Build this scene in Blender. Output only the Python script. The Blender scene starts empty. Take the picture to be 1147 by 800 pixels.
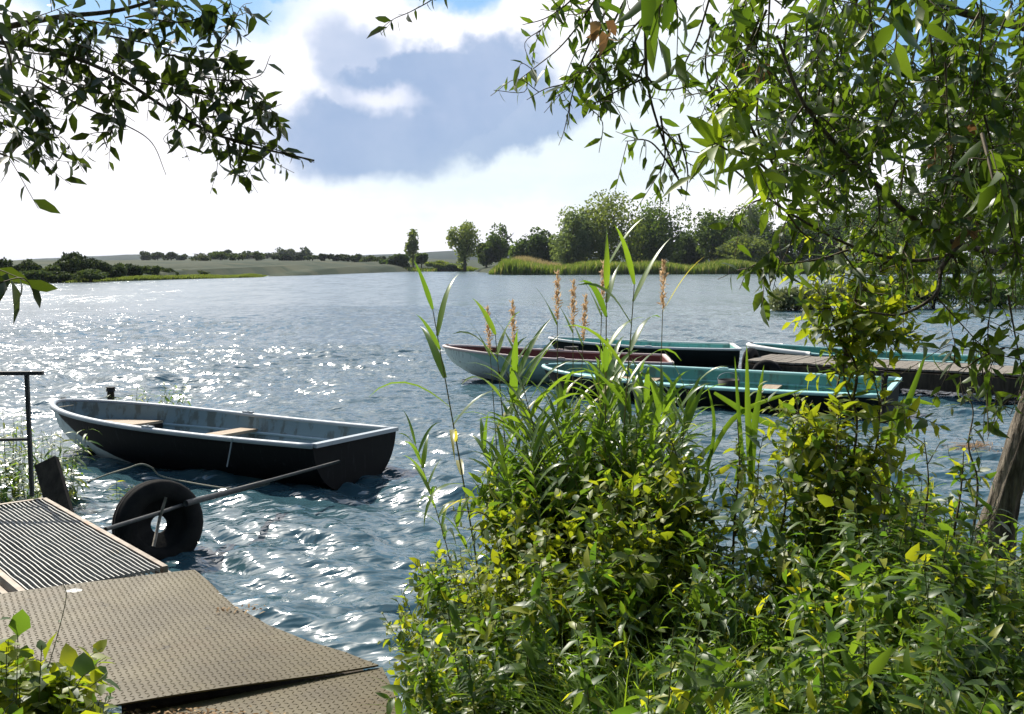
import bpy, math, random
import numpy as np
from math import radians, pi, sin, cos
from mathutils import Vector, Matrix
SC=bpy.context.scene
COL=SC.collection
rng=np.random.default_rng(11)
random.seed(5)
F=1115.0; H=2.4; PITCH=math.atan((400-298)/F)
fv=np.array([0,cos(PITCH),-sin(PITCH)]); uv=np.array([0,sin(PITCH),cos(PITCH)])
def ray(px,py): return fv+np.array([1.,0,0])*(px-573.5)/F+uv*(400-py)/F
def at(px,py,d):
    r=ray(px,py); return np.array([0,0,H])+r*d/r[1]
def on(px,py,z):
    r=ray(px,py); return np.array([0,0,H])+r*(z-H)/r[2]
def lerp(a,b,t): return a+(b-a)*t
def nrm(v):
    v=np.asarray(v,float); return v/(np.linalg.norm(v,axis=-1,keepdims=True)+1e-9)
def R3(yaw,pitch=0,roll=0):
    c,s=cos,sin
    Rz=np.array([[c(yaw),-s(yaw),0],[s(yaw),c(yaw),0],[0,0,1]])
    Ry=np.array([[c(pitch),0,s(pitch)],[0,1,0],[-s(pitch),0,c(pitch)]])
    Rx=np.array([[1,0,0],[0,c(roll),-s(roll)],[0,s(roll),c(roll)]])
    return Rz@Ry@Rx

# ---------------------------------------------------------------- mesh builder
class MB:
    def __init__(s): s.v=[];s.f=[];s.n=0
    def add(s,v,*faces):
        v=np.asarray(v,float).reshape(-1,3)
        for f in faces:
            if len(f): s.f.append(np.asarray(f,int)+s.n)
        s.v.append(v); s.n+=len(v)
        return s
    def grid(s,P,closed=False,capu=False):
        """P: (m,n,3); closed wraps the second index"""
        P=np.asarray(P,float); m,n=P.shape[:2]
        idx=np.arange(m*n).reshape(m,n)
        if closed: idx=np.concatenate([idx,idx[:,:1]],1)
        q=np.stack([idx[:-1,:-1],idx[1:,:-1],idx[1:,1:],idx[:-1,1:]],-1).reshape(-1,4)
        s.add(P.reshape(-1,3),q)
        if capu:
            a=s.n-m*n
            s.f.append(np.array([[a+i for i in range(n)][::-1]])); s.f.append(np.array([[a+(m-1)*n+i for i in range(n)]]))
        return s
    def box(s,c,size,yaw=0,R=None):
        x,y,z=[k/2 for k in size]
        v=np.array([(i*x,j*y,k*z) for k in(-1,1) for j in(-1,1) for i in(-1,1)])
        M=R if R is not None else R3(yaw)
        s.add(v@M.T+np.asarray(c,float),[[0,2,3,1],[4,5,7,6],[0,1,5,4],[2,6,7,3],[0,4,6,2],[1,3,7,5]])
        return s
    def bar(s,a,b,w,h,up=(0,0,1)):
        a=np.asarray(a,float);b=np.asarray(b,float);d=nrm(b-a)
        x=nrm(np.cross(d,up));z=np.cross(x,d)
        M=np.stack([x,d,z],1)
        return s.box((a+b)/2,(w,np.linalg.norm(b-a),h),R=M)
    def tube(s,P,r,k=8,caps=True):
        P=np.asarray(P,float);n=len(P); r=np.broadcast_to(np.asarray(r,float),(n,))
        T=np.gradient(P,axis=0);T=nrm(T)
        ref=np.array([0,0,1.]) if abs(T[0,2])<.9 else np.array([1.,0,0])
        N=nrm(np.cross(T[0],ref)); rings=[]
        a=np.arange(k)*2*pi/k
        for i in range(n):
            N=N-T[i]*np.dot(N,T[i]); N=nrm(N); B=np.cross(T[i],N)
            rings.append(P[i]+r[i]*(np.cos(a)[:,None]*N+np.sin(a)[:,None]*B))
        return s.grid(np.array(rings),closed=True,capu=caps)
    def build(s,name,mat,parent=None,smooth=True,loc=None):
        me=bpy.data.meshes.new(name)
        V=np.concatenate(s.v) if s.v else np.zeros((0,3))
        if loc is not None: V=V-np.asarray(loc)
        me.vertices.add(len(V)); me.vertices.foreach_set('co',V.astype(np.float32).ravel())
        loops=np.concatenate([f.ravel() for f in s.f]); tot=np.concatenate([np.full(len(f),f.shape[1]) for f in s.f])
        st=np.concatenate([[0],np.cumsum(tot)[:-1]])
        me.loops.add(len(loops)); me.loops.foreach_set('vertex_index',loops.astype(np.int32))
        me.polygons.add(len(tot)); me.polygons.foreach_set('loop_start',st.astype(np.int32)); 
        me.polygons.foreach_set('use_smooth',np.full(len(tot),bool(smooth)))
        me.update(calc_edges=True); me.validate()
        me.materials.append(mat)
        o=bpy.data.objects.new(name,me); COL.objects.link(o)
        if parent is not None: o.parent=parent
        if loc is not None: o.location=loc
        return o
def recalc(o):
    import bmesh
    b=bmesh.new();b.from_mesh(o.data);bmesh.ops.recalc_face_normals(b,faces=b.faces);b.to_mesh(o.data);b.free()
    return o
def flat_auto(o,ang=35):
    me=o.data
    try: me.set_sharp_from_angle(angle=radians(ang))
    except Exception: pass
    return o
def thing(name,label,cat,loc=(0,0,0),group=None,M=None):
    o=bpy.data.objects.new(name,None); COL.objects.link(o); o.location=tuple(float(q) for q in loc); o.empty_display_size=.2
    if M is not None: o.matrix_world=M
    return tag(o,label,cat,group)
def tag(o,label=None,cat=None,group=None,kind=None):
    if label: o['label']=label
    if cat: o['category']=cat
    if group: o['group']=group
    if kind: o['kind']=kind
    return o
def struct(o,kind='structure'): o['kind']=kind; return o
def dup(root,loc,rz=0,label=None,sc=1,tilt=(0,0)):
    r=root.copy(); COL.objects.link(r); r.location=tuple(float(q) for q in loc); r.rotation_euler=(tilt[0],tilt[1],rz); r.scale=(sc,sc,sc)
    if label: r['label']=label
    for ch in list(root.children):
        c=ch.copy(); COL.objects.link(c); c.parent=r
        for g in ch.children:
            d=g.copy(); COL.objects.link(d); d.parent=c
    return r

# ---------------------------------------------------------------- materials
class NT:
    def __init__(s,nt): s.nt=nt
    def new(s,t,**k):
        n=s.nt.nodes.new(t)
        for a,b in k.items():
            if a in n.inputs.keys(): s.put(n.inputs[a],b)
            else: setattr(n,a,b)
        return n
    def put(s,inp,v):
        if isinstance(v,bpy.types.NodeSocket): s.nt.links.new(v,inp)
        else: inp.default_value=v
    def math(s,op,a,b=None,c=None,clamp=False):
        n=s.nt.nodes.new('ShaderNodeMath'); n.operation=op; n.use_clamp=clamp
        s.put(n.inputs[0],a)
        if b is not None: s.put(n.inputs[1],b)
        if c is not None: s.put(n.inputs[2],c)
        return n.outputs[0]
    def ss(s,x,a,b):
        n=s.nt.nodes.new('ShaderNodeMapRange'); n.interpolation_type='SMOOTHSTEP'
        s.put(n.inputs[0],x); s.put(n.inputs[1],a); s.put(n.inputs[2],b); return n.outputs[0]
    def mix(s,f,a,b):
        n=s.nt.nodes.new('ShaderNodeMix'); n.data_type='RGBA'; s.put(n.inputs[0],f); s.put(n.inputs[6],a); s.put(n.inputs[7],b); return n.outputs[2]
    def noise(s,vec,scale,detail=3,rough=.5,dim='3D'):
        n=s.nt.nodes.new('ShaderNodeTexNoise'); n.noise_dimensions=dim
        if vec is not None: s.put(n.inputs['Vector'],vec)
        n.inputs['Scale'].default_value=scale; n.inputs['Detail'].default_value=detail; n.inputs['Roughness'].default_value=rough
        return n
    def mapping(s,vec,scale=(1,1,1),rot=(0,0,0),loc=(0,0,0)):
        n=s.nt.nodes.new('ShaderNodeMapping'); s.put(n.inputs[0],vec); n.inputs['Scale'].default_value=scale; n.inputs['Rotation'].default_value=rot; n.inputs['Location'].default_value=loc
        return n.outputs[0]
def c4(c): return (c[0],c[1],c[2],1)
def newmat(name):
    m=bpy.data.materials.new(name); m.use_nodes=True; nt=m.node_tree
    b=nt.nodes['Principled BSDF']; return m,NT(nt),b
def obj_coord(T): return T.new('ShaderNodeTexCoord').outputs['Object']
def basic(name,c1,c2,scale=4,rough=.6,spec=.4,metal=0,bump=0,bscale=30,stretch=(1,1,1),detail=5,bdist=.01,c3=None,c3scale=1.5,c3lo=.55,c3hi=.65):
    m,T,b=newmat(name); co=T.mapping(obj_coord(T),scale=stretch)
    n=T.noise(co,scale,detail,.6)
    f=T.ss(n.outputs[0],.3,.7)
    col=T.mix(f,c4(c1),c4(c2))
    if c3 is not None:
        n3=T.noise(co,c3scale,6,.65); col=T.mix(T.ss(n3.outputs[0],c3lo,c3hi),col,c4(c3))
    T.put(b.inputs['Base Color'],col); b.inputs['Roughness'].default_value=rough; b.inputs['Metallic'].default_value=metal
    b.inputs['Specular IOR Level'].default_value=spec
    if bump:
        nb=T.noise(co,bscale,5,.6); bp=T.new('ShaderNodeBump'); bp.inputs['Strength'].default_value=bump; bp.inputs['Distance'].default_value=bdist
        T.put(bp.inputs['Height'],nb.outputs[0]); T.put(b.inputs['Normal'],bp.outputs[0])
    return m
def leafmat(name,c1,c2,trans=.45,rough=.38,tcol=None,spec=.45,c3=None,dry=0):
    k_=.92
    if tcol is None: tcol=(2.9,2.75,.85); c1=[q*k_ for q in c1]; c2=[q*k_ for q in c2]; c3=[q*k_ for q in c3] if c3 else None
    m,T,b=newmat(name)
    g=T.new('ShaderNodeNewGeometry')
    rnd=g.outputs['Random Per Island']
    col=T.mix(rnd,c4(c1),c4(c2))
    if c3 is not None:
        col=T.mix(T.ss(rnd,1-dry-.02,1-dry),col,c4(c3))
    T.put(b.inputs['Base Color'],col); b.inputs['Roughness'].default_value=rough; b.inputs['Specular IOR Level'].default_value=spec
    tr=T.new('ShaderNodeBsdfTranslucent')
    hs=T.new('ShaderNodeMix'); hs.data_type='RGBA'; hs.blend_type='MULTIPLY'; hs.inputs[0].default_value=1
    T.put(hs.inputs[6],col); hs.inputs[7].default_value=c4(tcol or (2.6,2.2,.8)); T.put(tr.inputs[0],hs.outputs[2])
    mx=T.new('ShaderNodeMixShader'); mx.inputs[0].default_value=trans
    T.put(mx.inputs[1],b.outputs[0]); T.put(mx.inputs[2],tr.outputs[0])
    out=T.nt.nodes['Material Output']; T.nt.links.new(mx.outputs[0],out.inputs[0])
    return m
L_willow=leafmat('willow_leaf',(.035,.07,.014),(.075,.12,.022),.42,.4)
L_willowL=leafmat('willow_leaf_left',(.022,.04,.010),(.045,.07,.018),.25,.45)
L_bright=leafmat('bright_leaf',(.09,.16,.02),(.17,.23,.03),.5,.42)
L_weed=leafmat('weed_leaf',(.045,.10,.022),(.11,.17,.03),.45,.42,c3=(.25,.27,.03),dry=.14)
L_vine=leafmat('vine_leaf',(.115,.165,.02),(.27,.285,.03),.45,.48,c3=(.06,.11,.025),dry=.3)
L_reed=leafmat('reed_leaf',(.055,.11,.022),(.12,.19,.035),.42,.33,c3=(.28,.26,.09),dry=.09)
L_grass=leafmat('grass_blade',(.08,.15,.02),(.16,.24,.035),.45,.35)
L_pale=leafmat('pale_leaf',(.10,.14,.07),(.17,.21,.12),.3,.5,tcol=(1.6,1.5,.9))
L_plume=leafmat('reed_plume',(.52,.40,.27),(.70,.58,.42),.35,.8,tcol=(1.3,1.1,.9),spec=.1)
L_dead=leafmat('dead_leaf',(.22,.13,.06),(.38,.26,.13),.2,.7,tcol=(1.2,1,.8),spec=.2)
FAR=[leafmat('far_foliage_%d'%i,c1,c2,.45,.7,tcol=(1.8,1.7,.7),spec=.15) for i,(c1,c2) in enumerate([
  ((.055,.10,.03),(.10,.15,.045)),((.10,.145,.045),(.16,.20,.07)),((.035,.065,.026),(.065,.105,.038)),((.10,.15,.075),(.15,.20,.10))])]
M_bark=basic('bark',(.055,.045,.034),(.20,.17,.13),12,.9,.15,bump=1,bscale=7,bdist=.05,stretch=(3,3,.45))
M_twig=basic('twig',(.07,.055,.03),(.13,.10,.055),20,.7,.3)
M_greenstem=basic('green_stem',(.06,.09,.02),(.13,.13,.04),20,.6,.3)
M_reedstem=basic('reed_stem',(.13,.14,.05),(.26,.20,.09),8,.6,.3)
M_fartrunk=basic('far_trunk',(.05,.04,.03),(.09,.075,.055),2,.9,.1)

# ---------------------------------------------------------------- leaves and ribbons
LT=np.array([0,.3,.3,.3,.68,.68,.68,1.]); LU=np.array([0,-.5,0,.5,-.36,0,.36,0]); 
TRI=np.array([[0,2,1],[0,3,2],[4,5,7],[5,6,7]]); QUAD=np.array([[1,2,5,4],[2,3,6,5]])
def leaves(mb,pos,d,up,L,W,curl=.25,fold=.25):
    pos=np.atleast_2d(pos); n=len(pos)
    if n==0: return
    d=nrm(np.broadcast_to(d,(n,3))); up=np.broadcast_to(up,(n,3)); s=nrm(np.cross(d,up)); w=np.cross(s,d)
    L=np.broadcast_to(L,(n,)); W=np.broadcast_to(W,(n,)); curl=np.broadcast_to(curl,(n,))
    t=LT[None,:];u=LU[None,:]
    Z=fold*np.abs(u)*W[:,None]-curl[:,None]*t**2*L[:,None]
    X=t*L[:,None]*(1-.25*curl[:,None]*t); Y=u*W[:,None]
    V=pos[:,None]+X[...,None]*d[:,None]+Y[...,None]*s[:,None]+Z[...,None]*w[:,None]
    off=(np.arange(n)*8)[:,None,None]
    mb.add(V.reshape(-1,3),(TRI[None]+off).reshape(-1,3),(QUAD[None]+off).reshape(-1,4))
def ribbons(mb,pos,d,L,W,droop=.8,segs=6,twist=None,fold=.12):
    """arching blades: start direction d, bending down towards -z by droop"""
    pos=np.atleast_2d(pos);n=len(pos); d=nrm(np.broadcast_to(d,(n,3))).copy()
    L=np.broadcast_to(L,(n,));W=np.broadcast_to(W,(n,));droop=np.broadcast_to(droop,(n,))
    h=d.copy();h[:,2]=0; h=nrm(h+rng.normal(size=(n,3))*[1e-3,1e-3,0])
    side=nrm(np.cross(h,[0,0,1.])); 
    if twist is None: twist=rng.normal(size=n)*.5
    p=pos.copy(); rows=[]
    for i in range(segs+1):
        t=i/segs
        w=W*np.clip(min(1,.45+2.5*t)*(1-t**2.2),0.02,1)
        a=twist*t
        nn=np.cross(side,d); sd=side*np.cos(a)[:,None]+nn*np.sin(a)[:,None]; up=np.cross(sd,d)
        rows.append(np.stack([p-sd*w[:,None]/2,p+up*(-fold*w)[:,None],p+sd*w[:,None]/2],1))
        p=p+d*(L/segs)[:,None]
        d=d.copy(); d[:,2]-=(droop/segs*(.4+1.4*t))*1.0; d=nrm(d)
    V=np.stack(rows,1) # n,segs+1,3,3
    idx=np.arange(n*(segs+1)*3).reshape(n,segs+1,3)
    q=np.stack([idx[:,:-1,:-1],idx[:,1:,:-1],idx[:,1:,1:],idx[:,:-1,1:]],-1).reshape(-1,4)
    mb.add(V.reshape(-1,3),q)
def rdir(n,z=(-1,1)):
    a=rng.uniform(0,2*pi,n);zz=rng.uniform(*z,n);r=np.sqrt(np.clip(1-zz**2,0,1));return np.stack([r*np.cos(a),r*np.sin(a),zz],1)
def spline(pts,n=24):
    P=np.asarray(pts,float)
    if len(P)==2: return P[0]+(P[1]-P[0])*np.linspace(0,1,n)[:,None]
    Q=np.concatenate([[2*P[0]-P[1]],P,[2*P[-1]-P[-2]]]); out=[]
    m=len(P)-1; k=max(2,n//m)
    for i in range(m):
        a,b,c,d=Q[i:i+4]
        for t in np.linspace(0,1,k,endpoint=False):
            out.append(.5*((2*b)+(-a+c)*t+(2*a-5*b+4*c-d)*t*t+(-a+3*b-3*c+d)*t**3))
    out.append(P[-1]); return np.array(out)

# ---------------------------------------------------------------- world
SUN_AZ=radians(-37); SUN_EL=radians(45)
S=np.array([sin(SUN_AZ)*cos(SUN_EL),cos(SUN_AZ)*cos(SUN_EL),sin(SUN_EL)])
def build_world():
    w=bpy.data.worlds.new('World'); SC.world=w; w.use_nodes=True; nt=w.node_tree; nt.nodes.clear(); T=NT(nt)
    out=T.new('ShaderNodeOutputWorld'); bg=T.new('ShaderNodeBackground'); bg.inputs[1].default_value=.1; nt.links.new(bg.outputs[0],out.inputs[0])
    sky=T.new('ShaderNodeTexSky'); sky.sky_type='NISHITA'; sky.sun_disc=False; sky.sun_elevation=SUN_EL; sky.sun_rotation=SUN_AZ; sky.altitude=0; sky.air_density=1.2; sky.dust_density=.6; sky.ozone_density=2
    co=T.new('ShaderNodeTexCoord').outputs['Generated']
    n1=T.noise(co,5,5,.6); n2=T.noise(co,16,5,.62)
    def warp(o,amp):
        v=T.new('ShaderNodeVectorMath'); v.operation='SUBTRACT'; T.put(v.inputs[0],o); v.inputs[1].default_value=(.5,.5,.5)
        k=T.new('ShaderNodeVectorMath'); k.operation='SCALE'; T.put(k.inputs[0],v.outputs[0]); k.inputs['Scale'].default_value=amp; return k.outputs[0]
    a=T.new('ShaderNodeVectorMath'); a.operation='ADD'; T.put(a.inputs[0],co); T.put(a.inputs[1],warp(n1.outputs['Color'],.10))
    a2=T.new('ShaderNodeVectorMath'); a2.operation='ADD'; T.put(a2.inputs[0],a.outputs[0]); T.put(a2.inputs[1],warp(n2.outputs['Color'],.05))
    sp=T.new('ShaderNodeSeparateXYZ'); T.put(sp.inputs[0],a2.outputs[0])
    az=T.math('ARCTAN2',sp.outputs[0],sp.outputs[1]); el=T.math('ARCSINE',sp.outputs[2])
    sp0=T.new('ShaderNodeSeparateXYZ'); T.put(sp0.inputs[0],co); el0=T.math('ARCSINE',sp0.outputs[2])
    def ell(px,py,rx,ry,rot=0,soft=.5):
        ca=math.atan((px-573.5)/F); ce=(298-py)/F*cos(ca); 
        dx=T.math('SUBTRACT',az,ca); dy=T.math('SUBTRACT',el,ce)
        c,s=cos(rot),sin(rot)
        u=T.math('ADD',T.math('MULTIPLY',dx,c*F/rx),T.math('MULTIPLY',dy,s*F/rx))
        v=T.math('ADD',T.math('MULTIPLY',dx,-s*F/ry),T.math('MULTIPLY',dy,c*F/ry))
        r=T.math('SQRT',T.math('ADD',T.math('MULTIPLY',u,u),T.math('MULTIPLY',v,v)))
        n=T.nt.nodes.new('ShaderNodeMapRange'); n.interpolation_type='SMOOTHSTEP'; T.put(n.inputs[0],r); n.inputs[1].default_value=1+soft; n.inputs[2].default_value=1-soft
        return n.outputs[0]
    mx=lambda x,y:T.math('MAXIMUM',x,y)
    # how much cloud: full near the horizon, broken higher up
    nc=T.noise(T.mapping(co,scale=(1,1,2.2)),2.6,6,.6)
    thr=T.nt.nodes.new('ShaderNodeMapRange'); T.put(thr.inputs[0],el0); thr.inputs[1].default_value=.12; thr.inputs[2].default_value=.75; thr.inputs[3].default_value=.25; thr.inputs[4].default_value=.50
    cov=T.math('SUBTRACT',nc.outputs[0],thr.outputs[0]); cov=T.ss(cov,-.03,.10)
    cov=mx(cov,T.ss(el0,.20,.14))
    # clouds the photo shows over the lake
    for e in [(480,60,270,75,.05,.25),(380,30,120,45,0,.25),(200,120,330,70,0,.5),(620,40,110,60,0,.4)]: cov=mx(cov,ell(*e))
    hole=mx(mx(mx(ell(180,12,150,45,0,.4),ell(315,-2,60,26,0,.35)),ell(500,-4,60,30,-.15,.35)),ell(1060,45,130,70,.1,.5))
    cov=T.math('MULTIPLY',cov,T.math('SUBTRACT',1,hole),clamp=True)
    white=T.mix(T.ss(T.noise(T.mapping(co,scale=(1,1,4)),7,5,.6).outputs[0],.35,.7),(8.0,8.0,8.5,1),(9.8,9.4,9.6,1))
    shade=mx(mx(ell(500,112,132,62,.18,.16),T.math('MULTIPLY',ell(400,85,42,46,0,.4),.8)),mx(ell(420,165,130,44,.05,.3),T.math('MULTIPLY',ell(590,140,95,36,.25,.25),.95)))
    n3=T.noise(co,9,4,.6)
    shade=T.math('MULTIPLY',shade,T.math('MULTIPLY_ADD',n3.outputs[0],.5,.68),clamp=True)
    shade=T.math('MULTIPLY',shade,T.math('SUBTRACT',1,T.math('MULTIPLY',ell(428,118,40,12,.1,.8),.55)))
    soft=mx(ell(640,185,300,52,.12,.5),ell(760,90,120,60,.1,.5))
    col=T.mix(T.math('MULTIPLY',soft,.75),white,(5.6,6.6,7.0,1))
    col=T.mix(T.math('MULTIPLY',shade,.95),col,(2.3,3.2,4.9,1))
    # cloud away from the lake view is duller
    dull=T.ss(el0,.65,1.25)
    col=T.mix(dull,col,(4.6,5.9,7.6,1))
    back=T.ss(sp0.outputs[1],.25,-.45)
    col=T.mix(back,col,(.7,.9,1.3,1))
    skyc=T.mix(.5,sky.outputs[0],(.75,2.9,6.0,1))
    skyc=T.mix(T.math('MULTIPLY',back,.6),skyc,(.8,1.2,1.9,1))
    dt=T.new('ShaderNodeVectorMath'); dt.operation='DOT_PRODUCT'; T.put(dt.inputs[0],co); dt.inputs[1].default_value=tuple(S)
    ang=T.math('ARCCOSINE',dt.outputs['Value']); g=T.math('EXPONENT',T.math('MULTIPLY',T.math('POWER',T.math('DIVIDE',ang,radians(13)),2),-1))
    fin=T.mix(T.math('MULTIPLY',cov,.97),skyc,col); ad=T.new('ShaderNodeMix'); ad.data_type='RGBA'; ad.blend_type='ADD'; T.put(ad.inputs[0],g); T.put(ad.inputs[6],fin); ad.inputs[7].default_value=(34,32,29,1); ad.clamp_result=False
    T.put(bg.inputs[0],ad.outputs[2])
    w.cycles_visibility if False else None
build_world()
sl=bpy.data.lights.new('sun','SUN'); sl.energy=5; sl.angle=radians(.55); sl.color=(1,.94,.83)
so=bpy.data.objects.new('sun',sl); COL.objects.link(so); so.rotation_euler=Vector(-S).to_track_quat('-Z','Y').to_euler(); so.location=(-20,20,30)

cam=bpy.data.cameras.new('camera'); cam.lens=F/1147*36; cam.sensor_width=36; cam.clip_end=20000; cam.clip_start=.05
co_=bpy.data.objects.new('camera',cam); COL.objects.link(co_); co_.location=(0,0,H); co_.rotation_euler=(pi/2-PITCH,0,0); SC.camera=co_

# ---------------------------------------------------------------- water
def water_mat():
    m,T,b=newmat('lake_water')
    b.inputs['Base Color'].default_value=(.035,.080,.098,1); b.inputs['Roughness'].default_value=.05; b.inputs['IOR'].default_value=1.42; b.inputs['Specular IOR Level'].default_value=1.0
    geo=T.new('ShaderNodeNewGeometry').outputs['Position']
    a=T.noise(T.mapping(geo,scale=(1,2.3,1),rot=(0,0,radians(-14))),3.0,2,.45)
    c=T.noise(T.mapping(geo,scale=(.25,.6,.25),rot=(0,0,radians(-8)),loc=(3,1,0)),1.3,5,.6)
    cd=T.new('ShaderNodeVectorMath'); cd.operation='LENGTH'; T.put(cd.inputs[0],geo)
    far=T.ss(cd.outputs['Value'],25,90)
    b1=T.new('ShaderNodeBump'); T.put(b1.inputs['Strength'],1.0); b1.inputs['Distance'].default_value=.055; T.put(b1.inputs['Height'],a.outputs[0])
    b2=T.new('ShaderNodeBump'); T.put(b2.inputs['Strength'],far); b2.inputs['Distance'].default_value=.5; T.put(b2.inputs['Height'],c.outputs[0]); T.nt.links.new(b1.outputs[0],b2.inputs['Normal'])
    T.put(b2.inputs['Strength'],0.0)
    def nv(sc,rot,amp,seed):
        n=T.noise(T.mapping(geo,scale=sc,rot=(0,0,radians(rot)),loc=(seed,seed*2,0)),1.0,4,.65)
        v=T.new('ShaderNodeVectorMath'); v.operation='SUBTRACT'; T.put(v.inputs[0],n.outputs['Color']); v.inputs[1].default_value=(.5,.5,.5)
        k=T.new('ShaderNodeVectorMath'); k.operation='MULTIPLY'; T.put(k.inputs[0],v.outputs[0]); k.inputs[1].default_value=amp; return k.outputs[0]
    def vadd(a_,b_):
        v=T.new('ShaderNodeVectorMath'); v.operation='ADD'; T.put(v.inputs[0],a_); T.put(v.inputs[1],b_); return v.outputs[0]
    def vsc(a_,f_):
        v=T.new('ShaderNodeVectorMath'); v.operation='SCALE'; T.put(v.inputs[0],a_); T.put(v.inputs['Scale'],f_); return v.outputs[0]
    near=T.ss(cd.outputs['Value'],14,45)
    nn=vadd(vsc(nv((1.3,.45,1),8,(.35,.85,0),1),near),vsc(nv((.55,.10,1),5,(.40,.95,0),4),far))
    nz=T.new('ShaderNodeVectorMath'); nz.operation='NORMALIZE'; T.put(nz.inputs[0],vadd(b1.outputs[0],nn))
    T.put(b.inputs['Normal'],nz.outputs[0])
    T.put(b.inputs['Roughness'],T.math('MULTIPLY_ADD',far,.10,.10))
    return m
def waves(x,y):
    r=np.random.default_rng(3); z=np.zeros_like(x)
    # gusty amplitude
    g=.75+.35*np.sin(x*.23+1.3*np.sin(y*.11))*np.sin(y*.19+.7)
    wx=x+.35*np.sin(y*.9+x*.3); wy=y+.25*np.sin(x*1.1-y*.4)
    for i in range(34):
        lam=.22*(2.4/.22)**((i/33.)**1.1)
        th=radians(-112)+r.normal()*.42
        k=2*pi/lam; ph=r.uniform(0,2*pi)
        s=k*(cos(th)*wx+sin(th)*wy)+ph
        amp=.0085*lam**.55
        z+=amp*(np.sin(s)+.35*np.cos(2*s))
    return z*g*1.25
def axis(segs):
    out=[]
    for a,b,s in segs: out.append(np.arange(a,b-1e-6,s))
    out.append([segs[-1][1]]); return np.concatenate(out)
ys=axis([(-6,3.5,.5),(3.5,14,.045),(14,30,.09),(30,60,.25),(60,140,1),(140,1000,40),(1000,9000,1000)])
xs=axis([(-9000,-1000,1000),(-1000,-60,40),(-60,-22,1),(-22,-12,.16),(-12,-7,.09),(-7,5,.045),(5,14,.09),(14,26,.16),(26,60,1),(60,1000,40),(1000,9000,1000)])
X,Y=np.meshgrid(xs,ys); fade=np.clip((75-np.hypot(X,Y))/40,0,1)*np.clip((26-abs(X-2))/4,0,1)
Zw=np.where(fade>0,waves(X,Y)*fade,0)
struct(MB().grid(np.stack([X,Y,Zw],-1).transpose(1,0,2)).build('lake_water',water_mat()))

# ---------------------------------------------------------------- ground
M_soil=basic('soil',(.018,.014,.009),(.045,.036,.022),6,.95,.1,bump=.8,bscale=20,c3=(.03,.05,.015))
M_meadow=basic('meadow',(.10,.15,.045),(.18,.21,.07),.05,.9,.1,detail=8,c3=(.22,.20,.09),c3scale=.02)
M_field=basic('far_field',(.028,.042,.024),(.062,.066,.036),.02,.9,.1,detail=10,c3=(.02,.035,.018),c3scale=.035,c3lo=.48,c3hi=.56)
M_ridge=basic('far_ridge_woods',(.018,.030,.026),(.03,.045,.034),.02,.9,.05,detail=8,bump=1,bscale=.05)
def vn(x,y,s,seed=0):
    r=np.random.default_rng(seed); z=0
    for i in range(7):
        a=r.uniform(0,2*pi);k=(1.6**i)/s; z=z+np.sin(k*(np.cos(a)*x+np.sin(a)*y)+r.uniform(0,6))/(1.5**i)
    return z/2
def shore_y(x):
    return np.interp(x,[-12,-5,-3,-1.8,-1,-.3,.5,1.3,2.2,3.0,4.2,6,10,16],[1.5,2.2,3.0,3.9,4.5,4.9,5.1,4.95,5.0,5.6,6.8,8.2,11,14])
def bank_z(x,y):
    d=shore_y(x)-y
    return np.interp(d,[-2,0,.35,1.0,2.0,6],[-.6,0.0,.22,.42,.62,.85])+.03*vn(x,y,.25,4)
bx=np.arange(-14,18.01,.16);by=np.arange(-12,16.01,.16);BX,BY=np.meshgrid(bx,by)
struct(MB().grid(np.stack([BX,BY,bank_z(BX,BY)],-1).transpose(1,0,2)).build('ground_bank',M_soil))
# ground under and beyond the lake: one sheet to the horizon, below the water and rising past the far shore
def far_z(x,y):
    x=np.asarray(x,float);y=np.asarray(y,float)
    s1=shore_far(x); d=y-s1
    z=np.interp(d,[-60,-4,0,6,40,400],[-4,-.8,.05,.5,1.6,5])
    return z
FS=[(-4000,60),(-140,60),(-95,118),(-69,134),(-62,175),(-54,205),(-62,300),(-75,420),(-40,520),(-20,470),(-8,330),(-6.5,300),(-5,272),(5,268),(30,290),(70,330),(110,370),(150,300),(160,120),(200,40),(4000,40)]
def shore_far(x):
    px=[q[0] for q in FS];py=[q[1] for q in FS]
    o=np.argsort(px,kind='stable'); return np.interp(x,np.array(px)[o],np.array(py)[o])
gx=axis([(-9000,-1500,750),(-1500,-400,100),(-400,-160,20),(-160,240,4),(240,400,20),(400,1500,100),(1500,9000,750)])
gy=axis([(-9000,-1000,1000),(-1000,0,250),(0,20,20),(20,600,5),(600,1500,50),(1500,9000,500)])
GX,GY=np.meshgrid(gx,gy)
zz=far_z(GX,GY); zz=np.where(GY<20,-4,zz); 
# low hill with fields, left of centre, about 900 m off
hill=6.5*np.exp(-((GX+230)/150)**2-((GY-1050)/260)**2)+3.5*np.exp(-((GX+100)/160)**2-((GY-1200)/200)**2)
zz=zz+np.where(GY>450,hill,0)*np.clip((GY-450)/150,0,1)
struct(MB().grid(np.stack([GX,GY,zz],-1).transpose(1,0,2)).build('ground_terrain',M_field))
# distant wooded ridge
rx=np.linspace(-3200,3200,161); prof=[]
for k,(dy,hh) in enumerate([(0,-5),(150,.55),(400,1.0),(900,.8),(1500,-.1)]):
    h=np.where(hh>0,hh*(34+10*np.sin(rx*.0017+1)+7*np.sin(rx*.006+k)+3*vn(rx,rx*0+k,60,9)),hh*10)
    prof.append(np.stack([rx,2500+dy+0*rx,h],-1))
struct(MB().grid(np.array(prof)).build('hill_ridge',M_ridge))

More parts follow.
